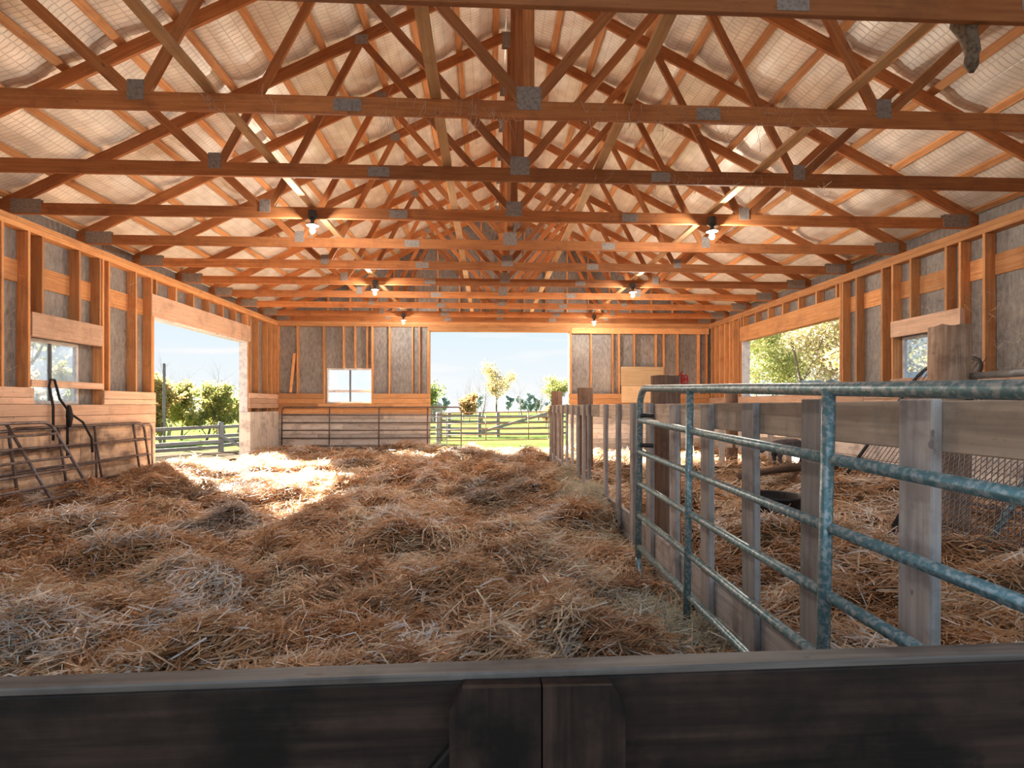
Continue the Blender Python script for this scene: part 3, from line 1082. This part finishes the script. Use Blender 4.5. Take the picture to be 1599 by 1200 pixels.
# ------------------------------------------------------------------ tub, pole on a leg, sheep in the pen
tubx, tuby = 2.62, 4.75
prof = [(0.19, 0.0), (0.225, 0.10), (0.25, 0.30), (0.265, 0.31), (0.262, 0.325), (0.24, 0.32), (0.215, 0.10), (0.18, 0.03)]
V, F = [], []
n = 28
tz = float(hfun(tubx, tuby)) - 0.01
for r_, z in prof:
    for k in range(n):
        a = 2 * math.pi * k / n
        V.append((tubx + r_ * math.cos(a), tuby + r_ * math.sin(a), tz + z))
for j in range(len(prof) - 1):
    for k in range(n):
        k2 = (k + 1) % n
        F.append((j * n + k, j * n + k2, (j + 1) * n + k2, (j + 1) * n + k))
F.append(tuple(range(n))[::-1])
F.append(tuple((len(prof) - 1) * n + k for k in range(n)))
tub = mesh_obj('rubber_tub', V, F, 'black_rubber', None, None, True)
tag(tub, 'round black rubber feed tub standing on the pen straw', 'tub')

pole = thing('propped_pole', 'dark rough pole resting on a slanted reddish leg in the pen', 'pole', (4.0, 6.9, 0))
tube('pole', [(3.25, 6.75, 0.50), (3.75, 6.85, 0.56), (4.0, 6.9, 0.585), (4.7, 7.0, 0.60)], [0.05, 0.045, 0.06, 0.05], 'old_pole_wood', pole, None, 9)
board('leg', (3.72, 6.9, 0.02), (4.12, 6.93, 0.56), 0.10, 0.05, 'post_wood', pole, (0, 1, 0))
board('leg', (4.5, 7.0, 0.02), (4.62, 6.98, 0.58), 0.10, 0.05, 'post_wood', pole, (0, 1, 0))


def make_sheep(x, y, rz):
    J = [((0, 0, 0.50), .17), ((0.22, 0, 0.51), .17), ((0.42, 0, 0.50), .15), ((-0.2, 0, 0.50), .17), ((-0.40, 0, 0.47), .12),
         ((-0.53, 0, 0.50), .075), ((-0.64, 0, 0.44), .06), ((-0.74, 0, 0.36), .04),
         ((0.52, 0, 0.42), .04)]
    E = [(0, 1), (1, 2), (0, 3), (3, 4), (4, 5), (5, 6), (6, 7), (2, 8)]
    for sx, root in ((0.36, 2), (-0.30, 4)):
        for sy in (-1, 1):
            b = len(J)
            bend = 0.05 if sx > 0 else -0.01
            J += [((sx, sy * 0.09, 0.36), .075), ((sx + bend, sy * 0.10, 0.20), .04), ((sx, sy * 0.10, 0.03), .032)]
            E += [(root, b), (b, b + 1), (b + 1, b + 2)]
    me = bpy.data.meshes.new('sheep')
    me.from_pydata([p for p, r in J], E, [])
    me.materials.append(MATS['fleece_grey'])
    o = bpy.data.objects.new('sheep', me)
    z = float(hfun(x, y)) - 0.01
    link(o, Matrix.Translation((x, y, z)) @ Matrix.Rotation(rz, 4, 'Z') @ Matrix.Scale(0.74, 4))
    o.modifiers.new('skin', 'SKIN').use_smooth_shade = True
    if not me.skin_vertices:
        import bmesh
        bm = bmesh.new()
        bm.from_mesh(me)
        bm.verts.layers.skin.verify()
        bm.to_mesh(me)
        bm.free()
    for i, (p, r) in enumerate(J):
        me.skin_vertices[0].data[i].radius = (r, r)
    me.skin_vertices[0].data[0].use_root = True
    o.modifiers.new('sub', 'SUBSURF').render_levels = 3
    o.modifiers['sub'].levels = 3
    tx = bpy.data.textures.new('wool', 'CLOUDS')
    tx.noise_scale = 0.035
    dm = o.modifiers.new('wool', 'DISPLACE')
    dm.texture = tx
    dm.strength = 0.03
    tag(o, 'dark grey woolly sheep standing in the straw at the far end of the pen', 'sheep')
    return o


make_sheep(5.18, 8.95, math.radians(8))

# ------------------------------------------------------------------ barrier in front of the camera
bar = thing('plank_barrier', 'dark stained plank barrier across the bottom of the picture', 'barrier', (0, 0.92, 0))
def across(name, z0, z1, y0, y1, mat):
    zc, yc = (z0 + z1) / 2, (y0 + y1) / 2
    board(name, (-1.9, yc, zc - 0.016), (1.9, yc, zc + 0.030), z1 - z0, y1 - y0, mat, bar)


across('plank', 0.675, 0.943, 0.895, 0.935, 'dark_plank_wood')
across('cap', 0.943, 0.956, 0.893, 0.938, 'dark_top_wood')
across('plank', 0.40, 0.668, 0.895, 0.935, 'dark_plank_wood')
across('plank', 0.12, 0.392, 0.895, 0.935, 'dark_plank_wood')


def cleat(x0, x1, side):
    c = 0.035
    y0, y1 = 0.862, 0.893
    zt = 0.953
    if side < 0:
        P = [(x0, 0.0), (x1, 0.0), (x1, zt), (x0 + c * 0.6, zt), (x0, zt - c)]
    else:
        P = [(x0, 0.0), (x1, 0.0), (x1, zt - c), (x1 - c * 0.6, zt), (x0, zt)]
    cxm, cz_ = (x0 + x1) / 2, zt / 2
    R = Matrix(((0, 1, 0, cxm), (0, 0, 1, (y0 + y1) / 2), (1, 0, 0, cz_), (0, 0, 0, 1)))
    h = (y1 - y0) / 2
    V = [(z - cz_, x - cxm, -h) for x, z in P] + [(z - cz_, x - cxm, h) for x, z in P]
    n = len(P)
    F = [tuple(range(n))[::-1], tuple(range(n, 2 * n))] + [(k, (k + 1) % n, n + (k + 1) % n, n + k) for k in range(n)]
    mesh_obj('upright', V, F, 'dark_plank_wood', bar, R)


cleat(-0.062, 0.0865, -1)
cleat(0.0895, 0.225, 1)
board('brace', (-0.03, 0.884, 0.85), (-0.40, 0.884, 0.42), 0.022, 0.05, 'dark_plank_wood', bar, (0, 1, 0))

# ------------------------------------------------------------------ straw bedding
def strands(name, pos, ang, tilt, ln, wd, col, label=None, kind='stuff', mat='straw_strand', curl=0.3, cat=None):
    """Bent ribbons of three cross sections, all in one mesh."""
    N = len(pos)
    d = np.stack([np.cos(ang) * np.cos(tilt), np.sin(ang) * np.cos(tilt), np.sin(tilt)], 1)
    side = np.stack([-np.sin(ang), np.cos(ang), np.zeros(N)], 1)
    roll = rng.uniform(-0.9, 0.9, N)
    up = np.cross(d, side)
    w = side * np.cos(roll)[:, None] + up * np.sin(roll)[:, None]
    bend = (rng.normal(0, curl, N) * ln)[:, None] * side + (rng.normal(0.12, 0.15, N) * ln)[:, None] * np.array([0, 0, 1.0])
    p0 = pos - d * (ln / 2)[:, None]
    p1 = pos + bend * 0.5
    p2 = pos + d * (ln / 2)[:, None]
    hw = (wd / 2)[:, None] * w
    V = np.stack([p0 - hw, p0 + hw, p1 - hw, p1 + hw, p2 - hw * 0.6, p2 + hw * 0.6], 1).reshape(-1, 3)
    b = (np.arange(N) * 6)[:, None]
    F = np.concatenate([b + np.array([0, 1, 3, 2]), b + np.array([2, 3, 5, 4])], 1).reshape(-1, 4)
    me = bpy.data.meshes.new(name)
    me.vertices.add(len(V))
    me.vertices.foreach_set('co', V.ravel())
    me.loops.add(F.size)
    me.loops.foreach_set('vertex_index', F.ravel())
    me.polygons.add(len(F))
    me.polygons.foreach_set('loop_start', np.arange(0, F.size, 4))
    me.update(calc_edges=True)
    at = me.attributes.new('tint', 'FLOAT_COLOR', 'POINT')
    c4 = np.concatenate([np.repeat(col, 6, 0), np.ones((N * 6, 1))], 1)
    at.data.foreach_set('color', c4.ravel())
    me.materials.append(MATS[mat])
    o = link(bpy.data.objects.new(name, me))
    tag(o, label, cat, None, kind)
    return o


PAL = np.array([(0.66, 0.46, 0.30), (0.54, 0.34, 0.19), (0.78, 0.64, 0.50), (0.40, 0.23, 0.13), (0.80, 0.75, 0.73), (0.50, 0.28, 0.14)])
HAY = np.array([(0.66, 0.62, 0.47), (0.80, 0.76, 0.62), (0.52, 0.47, 0.33), (0.86, 0.83, 0.74)])


def scatter(N, x0, x1, y0, y1, power):
    u = rng.random(N)
    a = 1 - power
    y = (y0 ** a + u * (y1 ** a - y0 ** a)) ** (1 / a)
    x = x0 + rng.random(N) * (x1 - x0)
    return x, y


def bedding(name, N, x0, x1, y0, y1, power, label, pal=PAL, lmin=0.09, lmax=0.32, fan=True):
    x, y = scatter(N, x0, x1, y0, y1, power)
    if fan:                                       # keep to the part of the floor that the doorway view takes in
        keep = np.abs(x - 0.05 * y) < 1.12 * y + 0.3
        x, y = x[keep], y[keep]
    inside = (y < 14.85) | ((x > BD0 + 0.15) & (x < BD1 - 0.15))      # clear of the back wall
    x, y = x[inside], y[inside]
    # tufts: gather towards clump centres
    cxn, cyn = np.round(x * 2.6 + vnoise(x * 3, y * 3)), np.round(y * 2.6 + vnoise(x * 3 + 7, y * 3))
    seed = np.sin(cxn * 12.9898 + cyn * 78.233) * 43758.5453
    fr = seed - np.floor(seed)
    ang = fr * 6.283 + rng.normal(0, 0.75, len(x))
    tilt = rng.normal(0.10, 0.24, len(x)) + (fr > 0.7) * rng.normal(0.18, 0.15, len(x))
    ln = rng.uniform(lmin, lmax, len(x)) * (0.8 + 0.03 * y)
    wd = rng.uniform(0.004, 0.0085, len(x)) * (0.85 + 0.10 * y)
    z = hfun(x, y) + 0.012 + rng.random(len(x)) ** 2 * 0.055 + (fr > 0.72) * rng.random(len(x)) * 0.08
    i = rng.integers(0, len(pal), len(x))
    tuft = np.where(rng.random(len(x)) < 0.5, (fr * 997 % 1 * len(pal)).astype(int) % len(pal), i)
    col = pal[tuft] * rng.uniform(0.8, 1.22, len(x))[:, None] * 1.16
    damp = np.clip((vnoise(x * 0.75 + 20, y * 0.75 + 11) - 0.64) * 5, 0, 0.45)
    col = np.minimum(col * (1 - damp)[:, None], 0.95)
    return strands(name, np.stack([x, y, z], 1), ang, tilt, ln, wd, col, label, 'stuff', 'straw_strand', 0.22, 'straw')


bedding('straw_bedding', 235000, XL + 0.13, FX - 0.09, 1.9, 15.8, 1.45, 'loose golden straw bedding covering the open barn floor')
bedding('straw_bedding', 75000, FX + 0.15, XR - 0.14, 1.2, 14.85, 1.5, 'loose straw bedding inside the fenced pen')


def heap(name, N, cx, cy, sx, sy, h, label, pal):
    x, y = rng.normal(cx, sx, N), rng.normal(cy, sy, N)
    x = np.clip(x, XL + 0.12, FX - 0.08)
    hh = h * np.exp(-((x - cx) / sx / 1.4) ** 2 - ((y - cy) / sy / 1.4) ** 2)
    z = hfun(x, y) + rng.random(N) * hh + 0.02
    strands(name, np.stack([x, y, z], 1), rng.uniform(0, 6.28, N), rng.normal(0.1, 0.4, N), rng.uniform(0.08, 0.26, N),
            rng.uniform(0.003, 0.0055, N), pal[rng.integers(0, len(pal), N)] * rng.uniform(0.7, 1.1, N)[:, None], label, 'stuff', 'straw_strand', 0.35, 'hay')


heap('hay_heap', 5000, 0.98, 3.0, 0.20, 0.30, 0.12, 'pale greenish hay spilled under the end of the green gate', HAY)
heap('hay_drift', 7000, 1.12, 6.6, 0.13, 1.4, 0.16, 'pale hay drifted along the foot of the picket fence', HAY)
heap('straw_tuft', 5000, -5.1, 8.6, 0.42, 0.42, 0.14, 'rusty straw heap beside the left door', PAL[[0, 1, 3, 5]])

# dung clods near the fence and at the left edge
for k, (x, y, s, lab) in enumerate(((0.68, 7.3, 0.17, 'dark clod of trodden muck in front of the picket fence'),
                                    (-3.55, 3.75, 0.17, 'dark clod of muck in the straw at the left edge'))):
    V, F = [], []
    n, m = 18, 7
    for j in range(m):
        ph = math.pi / 2 * j / (m - 1)
        for q in range(n):
            a = 2 * math.pi * q / n
            p = Vector((math.cos(a) * math.cos(ph), math.sin(a) * math.cos(ph), math.sin(ph)))
            rr = s * (1 + 0.5 * mnoise.noise(p * 2.3 + Vector((k * 7, 0, 0))) + 0.2 * mnoise.noise(p * 8))
            V.append((x + p.x * rr * 1.3, y + p.y * rr, float(hfun(x, y)) - 0.02 + p.z * rr * 0.62))
    for j in range(m - 1):
        for q in range(n):
            q2 = (q + 1) % n
            F.append((j * n + q, j * n + q2, (j + 1) * n + q2, (j + 1) * n + q))
    plain('muck', (0.022, 0.017, 0.018), 0.85, 0, 0.5, 30) if 'muck' not in MATS else None
    tag(mesh_obj('muck_clod', V, F, 'muck', None, None, True), lab, 'muck')

# cobwebs on the framing, dusty threads nobody could count
def cobwebs(name, label, spots):
    V, F = [], []
    for (p, q, n) in spots:
        p, q = Vector(p), Vector(q)
        for _ in range(n):
            a = Vector((random.uniform(p.x, q.x), random.uniform(p.y, q.y), random.uniform(p.z, q.z)))
            b_ = a + Vector((random.uniform(-0.08, 0.08), random.uniform(-0.25, 0.25), random.uniform(-0.22, 0.12)))
            mid = (a + b_) / 2 + Vector((random.uniform(-.04, .04), random.uniform(-.04, .04), -random.uniform(0.02, 0.08)))
            tube_geo([a, a.lerp(mid, 0.6), mid, mid.lerp(b_, 0.5), b_], random.uniform(0.0008, 0.002), 3, V, F, False)
    o = mesh_obj(name, V, F, 'cobweb')
    tag(o, label, 'cobweb', None, 'stuff')


cobwebs('cobweb', 'dusty cobweb threads on the studs of the left wall', [
    ((XL - 0.12, 6.3, 1.7), (XL, 7.05, 3.2), 40), ((XL - 0.12, 8.3, 1.8), (XL, 9.3, 3.5), 110), ((XL - 0.05, 7.1, 2.3), (XL + .02, 8.25, 2.65), 40)])
cobwebs('cobweb', 'dusty cobweb threads on the studs of the right wall', [
    ((XR, 5.6, 1.8), (XR + 0.12, 6.9, 2.9), 120), ((XR, 6.9, 2.7), (XR + 0.12, 7.8, 3.5), 50)])
cobwebs('cobweb', 'dusty cobweb threads trailing under the bottom beams of the trusses', [
    ((-0.9, TY[1] - .03, ZP - .02), (0.2, TY[1] - .02, ZP + .12), 60), ((0.7, TY[1] - .03, ZP - .02), (2.9, TY[1] - .02, ZP + .13), 90),
    ((-2.5, TY[1] - .03, ZP), (-1.6, TY[1] - .02, ZP + .13), 25), ((0.9, TY[2] - .03, ZP), (3.6, TY[2] - .02, ZP + .12), 60)])

# ------------------------------------------------------------------ outside: fences, gate, pole, heap, shed
def rail_fence(name, label, pts, hs, top, mat='weathered_wood', r=0.05):
    f = thing(name, label, 'fence', (*pts[0], 0))
    P = [Vector((x, y, float(ground_z(x, y)) - 0.05)) for x, y in pts]
    for p in P:
        post('post', p.x, p.y, 0.09, p.z + top, mat, f, p.x, p.z - 0.1)
    for a, b_ in zip(P[:-1], P[1:]):
        for h in hs:
            o = Vector((random.uniform(-.02, .02), -0.1, h + random.uniform(-.03, .03)))
            board('rail', a + o, b_ + o + Vector((0, 0, random.uniform(-.04, .04))), 0.11, 0.05, mat, f)
    return f


lf = rail_fence('rail_fence', 'weathered grey rail fence outside the left doorway', [(-13.5, 13.8), (-10.9, 16.0), (-8.8, 18.0), (-7.9, 21.5), (-7.2, 25.0)], (0.18, 0.36, 0.54, 0.80), 0.98)
board('brace', (-8.8, 17.9, 0.45), (-8.0, 18.1, -0.05), 0.09, 0.05, 'weathered_wood', lf)
cf = rail_fence('rail_fence', 'old log rail fence in the paddock beyond the back doorway', [(-5.5, 26.5), (-1.9, 26.3), (-0.4, 26.0), (0.5, 26.2), (3.6, 27.0), (6.8, 27.5)], (0.15, 0.42, 0.70, 1.0), 1.2)
board('brace', (-0.3, 25.8, 0.15), (3.0, 26.3, 1.05), 0.13, 0.08, 'weathered_wood', cf)
g2, _ = gate('tube_gate', 'rust-brown tube gate in the yard beyond the back doorway', (-1.87, 21.2, 0.02), (1, 0.02, 0.012), (0, 0, 1), 4.3, 1.10,
             [0.22, 0.44, 0.66, 0.88], [0.05, 1.8, 3.5], 0.022, 'rusty_steel', 0.08)
tag(post('gate_post', -1.95, 21.2, 0.10, 1.15, 'weathered_wood', None, 4), 'grey round post carrying the rust-brown yard gate', 'post')
g3, _ = gate('tube_gate', 'small grey tube gate in the yard, seen through the long gate', (-3.6, 19.6, -0.02), (1, 0.0, 0.0), (0, 0, 1), 2.1, 1.0,
             [0.2, 0.4, 0.6, 0.8], [1.0], 0.02, 'tube_steel', 0.05)
tag(post('utility_pole', -12.15, 20.6, 0.05, 3.0, 'weathered_wood', None, 6, -0.9), 'tall slim grey pole standing outside the left doorway', 'pole')

# pale blue heap beyond the right opening
V, F = [], []
xs2, ys2 = np.linspace(7.4, 9.2, 15), np.linspace(9.0, 13.6, 28)
for yy in ys2:
    for xx in xs2:
        edge = min((xx - 7.4) / 0.25, (9.2 - xx) / 0.25, (yy - 9.0) / 0.4, (13.6 - yy) / 0.4, 1)
        z = 2.02 + 0.22 * mnoise.noise((xx * 1.3, yy * 1.1, 0)) + 0.12 * mnoise.noise((xx * 4, yy * 4, 2)) + 0.18 * math.exp(-((yy - 10.1) / 0.5) ** 2)
        V.append((xx, yy, z * max(0, edge) ** 0.5 - 0.1))
n = len(xs2)
for j in range(len(ys2) - 1):
    for i in range(n - 1):
        a = j * n + i
        F.append((a, a + 1, a + n + 1, a + n))
tag(mesh_obj('tarp_heap', V, F, 'blue_tarp'), 'pale blue tarpaulin thrown over a heap outside the right opening', 'tarp')

sh = thing('shed', 'small grey-roofed shed far behind the trees at left of the back doorway', 'shed', (-6.5, 62, 0))
sx0, sx1, sy0, sy1 = -9.2, -5.4, 60, 64
gz0 = float(ground_z(-6.5, 62)) - 0.1
bx('wall', sx0, sx1, sy0, sy0 + 0.15, gz0, 1.5, 'shed_wall', sh)
bx('wall', sx0, sx1, sy1 - 0.15, sy1, gz0, 1.5, 'shed_wall', sh)
V = [(sx0, sy0, 1.5), (sx1, sy0, 1.5), (sx1, sy1, 1.5), (sx0, sy1, 1.5), ((sx0 + sx1) / 2, sy0, 2.9), ((sx0 + sx1) / 2, sy1, 2.9)]
mesh_obj('roof', V, [(0, 1, 4), (1, 2, 5, 4), (2, 3, 5), (3, 0, 4, 5)], 'shed_roof', sh)
for xx in (sx0, sx1 - 0.15):
    bx('wall', xx, xx + 0.15, sy0 + 0.15, sy1 - 0.15, gz0, 1.5, 'shed_wall', sh)


# ------------------------------------------------------------------ trees
def make_tree(name, label, x, y, h, spread, leaves, n_leaf, pal, leaf=0.10, first=0.25, bark='bark', group=None, depth=4, cat='tree', droop=0.0):
    random.seed(hash((round(x, 1), round(y, 1))) % 9999)
    z0 = float(ground_z(x, y)) - 0.1
    t = thing(name, label, cat, (x, y, z0), group)
    V, F = [], []
    tips = []

    def grow(p, d, ln, r, lev):
        pts = [p]
        rs = [r]
        for k in range(3):
            d = (d + Vector((random.gauss(0, .16), random.gauss(0, .16), random.gauss(0.04, .1)))).normalized()
            p = p + d * ln / 3
            pts.append(p)
            rs.append(r * (1 - 0.22 * (k + 1)))
            if lev >= 2:
                tips.append(p)
        tube_geo(pts, rs, 6 if lev < 2 else 4, V, F, False)
        if lev >= depth:
            return
        nb = 5 if lev == 0 else random.choice((3, 3, 4))
        for k in range(nb):
            f = random.uniform(first if lev == 0 else 0.3, 1.0)
            i = min(2, int(f * 3))
            q = pts[i].lerp(pts[i + 1], f * 3 - i)
            a = random.uniform(0, 6.283)
            o = Vector((math.cos(a), math.sin(a), random.uniform(0.25, 1.0) - droop)) * spread
            grow(q, (d * 0.7 + o).normalized(), ln * random.uniform(0.5, 0.72), rs[i + 1] * 0.55, lev + 1)
        grow(p, d, ln * 0.62, rs[-1], lev + 1)

    grow(Vector((x, y, z0)), Vector((0, 0, 1)), h * 0.45, h * 0.022, 0)
    mesh_obj('trunk', V, F, bark, t)
    if leaves and tips:
        T = np.array([tuple(p) for p in tips])
        i = rng.integers(0, len(T), n_leaf)
        P = T[i] + rng.normal(0, h * 0.028, (n_leaf, 3))
        A, B = rng.normal(0, 1, (n_leaf, 3)), rng.normal(0, 1, (n_leaf, 3))
        A /= np.linalg.norm(A, axis=1)[:, None]
        B -= A * (A * B).sum(1)[:, None]
        B /= np.linalg.norm(B, axis=1)[:, None]
        s = (rng.uniform(0.6, 1.2, n_leaf) * leaf / 2)[:, None]
        Vv = np.stack([P - A * s, P + B * s * 0.6, P + A * s, P - B * s * 0.6], 1).reshape(-1, 3)
        me = bpy.data.meshes.new('foliage')
        me.vertices.add(len(Vv))
        me.vertices.foreach_set('co', Vv.ravel())
        me.loops.add(len(Vv))
        me.loops.foreach_set('vertex_index', np.arange(len(Vv)))
        me.polygons.add(n_leaf)
        me.polygons.foreach_set('loop_start', np.arange(0, len(Vv), 4))
        me.update(calc_edges=True)
        c = 0.62 * np.array(pal)[rng.integers(0, len(pal), n_leaf)] * rng.uniform(0.75, 1.15, n_leaf)[:, None]
        at = me.attributes.new('tint', 'FLOAT_COLOR', 'POINT')
        at.data.foreach_set('color', np.concatenate([np.repeat(c, 4, 0), np.ones((n_leaf * 4, 1))], 1).ravel())
        me.materials.append(MATS['leaf'])
        fo = link(bpy.data.objects.new('foliage', me), None, t)
        fo['kind'] = 'stuff'
    return t


def wx(px, d):
    """World x of something seen at column px when it stands at depth d."""
    u = (px - 799.5) / 832.0
    return d * (0.999 * u + 0.0454) / (0.999 - 0.0454 * u)


YEL = [(0.62, 0.55, 0.16), (0.55, 0.58, 0.20), (0.70, 0.50, 0.22), (0.45, 0.50, 0.16)]
ORA = [(0.70, 0.42, 0.16), (0.75, 0.52, 0.25), (0.60, 0.33, 0.15)]
GRN = [(0.22, 0.34, 0.10), (0.34, 0.44, 0.14), (0.45, 0.48, 0.16)]
PNK = [(0.62, 0.42, 0.34), (0.66, 0.55, 0.42), (0.50, 0.50, 0.26)]
LYE = [(0.95, 0.90, 0.45), (0.85, 0.88, 0.42), (1.0, 0.85, 0.5)]
LGR = [(0.55, 0.75, 0.28), (0.68, 0.80, 0.35)]
LPK = [(0.98, 0.78, 0.68), (0.95, 0.85, 0.70), (0.85, 0.80, 0.55)]
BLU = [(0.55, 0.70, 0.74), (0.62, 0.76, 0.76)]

TG = 'trees beyond the back doorway'
make_tree('autumn_tree', 'tallest golden-leaved tree in the middle of the back doorway', wx(778, 58), 58, 6.6, 0.75, True, 2600, YEL + ORA, 0.20, 0.3, 'bark', TG)
make_tree('bare_tree', 'bare pale tree just left of the tallest golden tree', wx(752, 56), 56, 6.0, 0.7, False, 0, None, 0.1, 0.25, 'pale_bark', TG)
make_tree('bare_tree', 'slim bare tree left of the orange bush in the back doorway', wx(724, 66), 66, 5.6, 0.6, False, 0, None, 0.1, 0.3, 'pale_bark', TG)
make_tree('autumn_tree', 'orange-leaved bush tree in the left half of the back doorway', wx(733, 50), 50, 3.2, 1.0, True, 3200, ORA, 0.20, 0.1, 'bark', TG)
make_tree('green_tree', 'green tree at the left edge of the back doorway', wx(678, 52), 52, 4.2, 0.9, True, 3000, GRN, 0.20, 0.15, 'bark', TG)
make_tree('bare_tree', 'forked bare tree in the right half of the back doorway', wx(840, 60), 60, 5.3, 0.8, False, 0, None, 0.1, 0.35, 'pale_bark', TG)
make_tree('bare_tree', 'thin bare tree between the golden tree and the forked tree', wx(815, 72), 72, 5.8, 0.6, False, 0, None, 0.1, 0.4, 'pale_bark', TG)
make_tree('green_tree', 'yellow-green leafy tree at the right edge of the back doorway', wx(864, 54), 54, 5.0, 0.75, True, 2800, GRN + YEL, 0.2, 0.45, 'bark', TG)
make_tree('autumn_tree', 'low russet bush beside the post at right of the back doorway', wx(852, 40), 40, 1.8, 1.0, True, 2200, ORA, 0.14, 0.05, 'bark', TG)
HG = 'far hedge trees on the skyline'
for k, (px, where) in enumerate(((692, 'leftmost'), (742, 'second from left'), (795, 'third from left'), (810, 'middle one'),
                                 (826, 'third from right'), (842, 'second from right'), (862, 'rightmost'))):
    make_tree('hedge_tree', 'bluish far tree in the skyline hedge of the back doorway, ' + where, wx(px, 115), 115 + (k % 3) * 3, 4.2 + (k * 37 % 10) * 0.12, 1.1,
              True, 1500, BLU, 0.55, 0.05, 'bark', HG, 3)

LG = 'trees outside the left doorway'
for k, (px, d, h, pal, lab) in enumerate((
        (250, 24, 2.9, ORA + YEL, 'orange-tinged autumn tree at the near edge of the left doorway'),
        (283, 27, 2.8, YEL, 'pale yellow bush tree left of the slim grey pole'),
        (322, 26, 3.0, YEL + YEL + GRN, 'yellow-green bush tree right of the slim grey pole'),
        (352, 28, 2.7, YEL, 'pale yellow bush tree in the right part of the left doorway'),
        (380, 30, 2.9, YEL + GRN, 'yellow-green bush tree by the far jamb of the left doorway'),
        (215, 25, 3.8, GRN + YEL, 'greenish tree hidden mostly by the near jamb of the left doorway'),
        (140, 22, 3.4, YEL + PNK, 'pale autumn tree showing through the left window'),
        (60, 20, 3.2, PNK, 'pinkish autumn tree at the left side of the left window'))):
    make_tree('autumn_tree', lab, wx(px, d), d, h, 1.0, True, 6500, pal, 0.15, 0.05, 'bark', LG)
for px, d, h, lab in ((262, 30, 4.8, 'bare branchy tree above the near yellow bushes in the left doorway'), (340, 34, 4.9, 'bare branchy tree right of the slim grey pole'),
                      (372, 36, 4.6, 'thin bare tree near the far jamb of the left doorway')):
    make_tree('bare_tree', lab, wx(px, d), d, h, 0.9, False, 0, None, 0.1, 0.2, 'pale_bark', LG)

make_tree('autumn_tree', 'tall pale-leaved tree added close outside the left window to block the sun', -10.6, 12.3, 7.6, 0.75, True, 16000, PNK + YEL, 0.15, 0.45, 'bark', LG)  # added tree, stops sun from falling through the left window
RG = 'trees outside the right opening'
make_tree('leafy_tree', 'large green and yellow tree filling the right opening', wx(1195, 20), 20, 6.6, 1.1, True, 30000, LGR + LYE, 0.11, 0.05, 'bark', RG, 5)
make_tree('leafy_tree', 'pinkish autumn tree at the near side of the right opening', wx(1282, 17), 17, 6.4, 1.1, True, 20000, LPK + LYE, 0.11, 0.1, 'bark', RG, 5)
make_tree('leafy_tree', 'pale autumn tree behind the other trees in the right opening', wx(1240, 25), 25, 8.6, 1.1, True, 18000, LPK + LYE, 0.14, 0.1, 'bark', RG, 5)
make_tree('leafy_tree', 'autumn tree seen through the right window', wx(1420, 12.5), 12.5, 5.0, 1.0, True, 9000, PNK + YEL, 0.12, 0.1, 'bark', RG, 4)
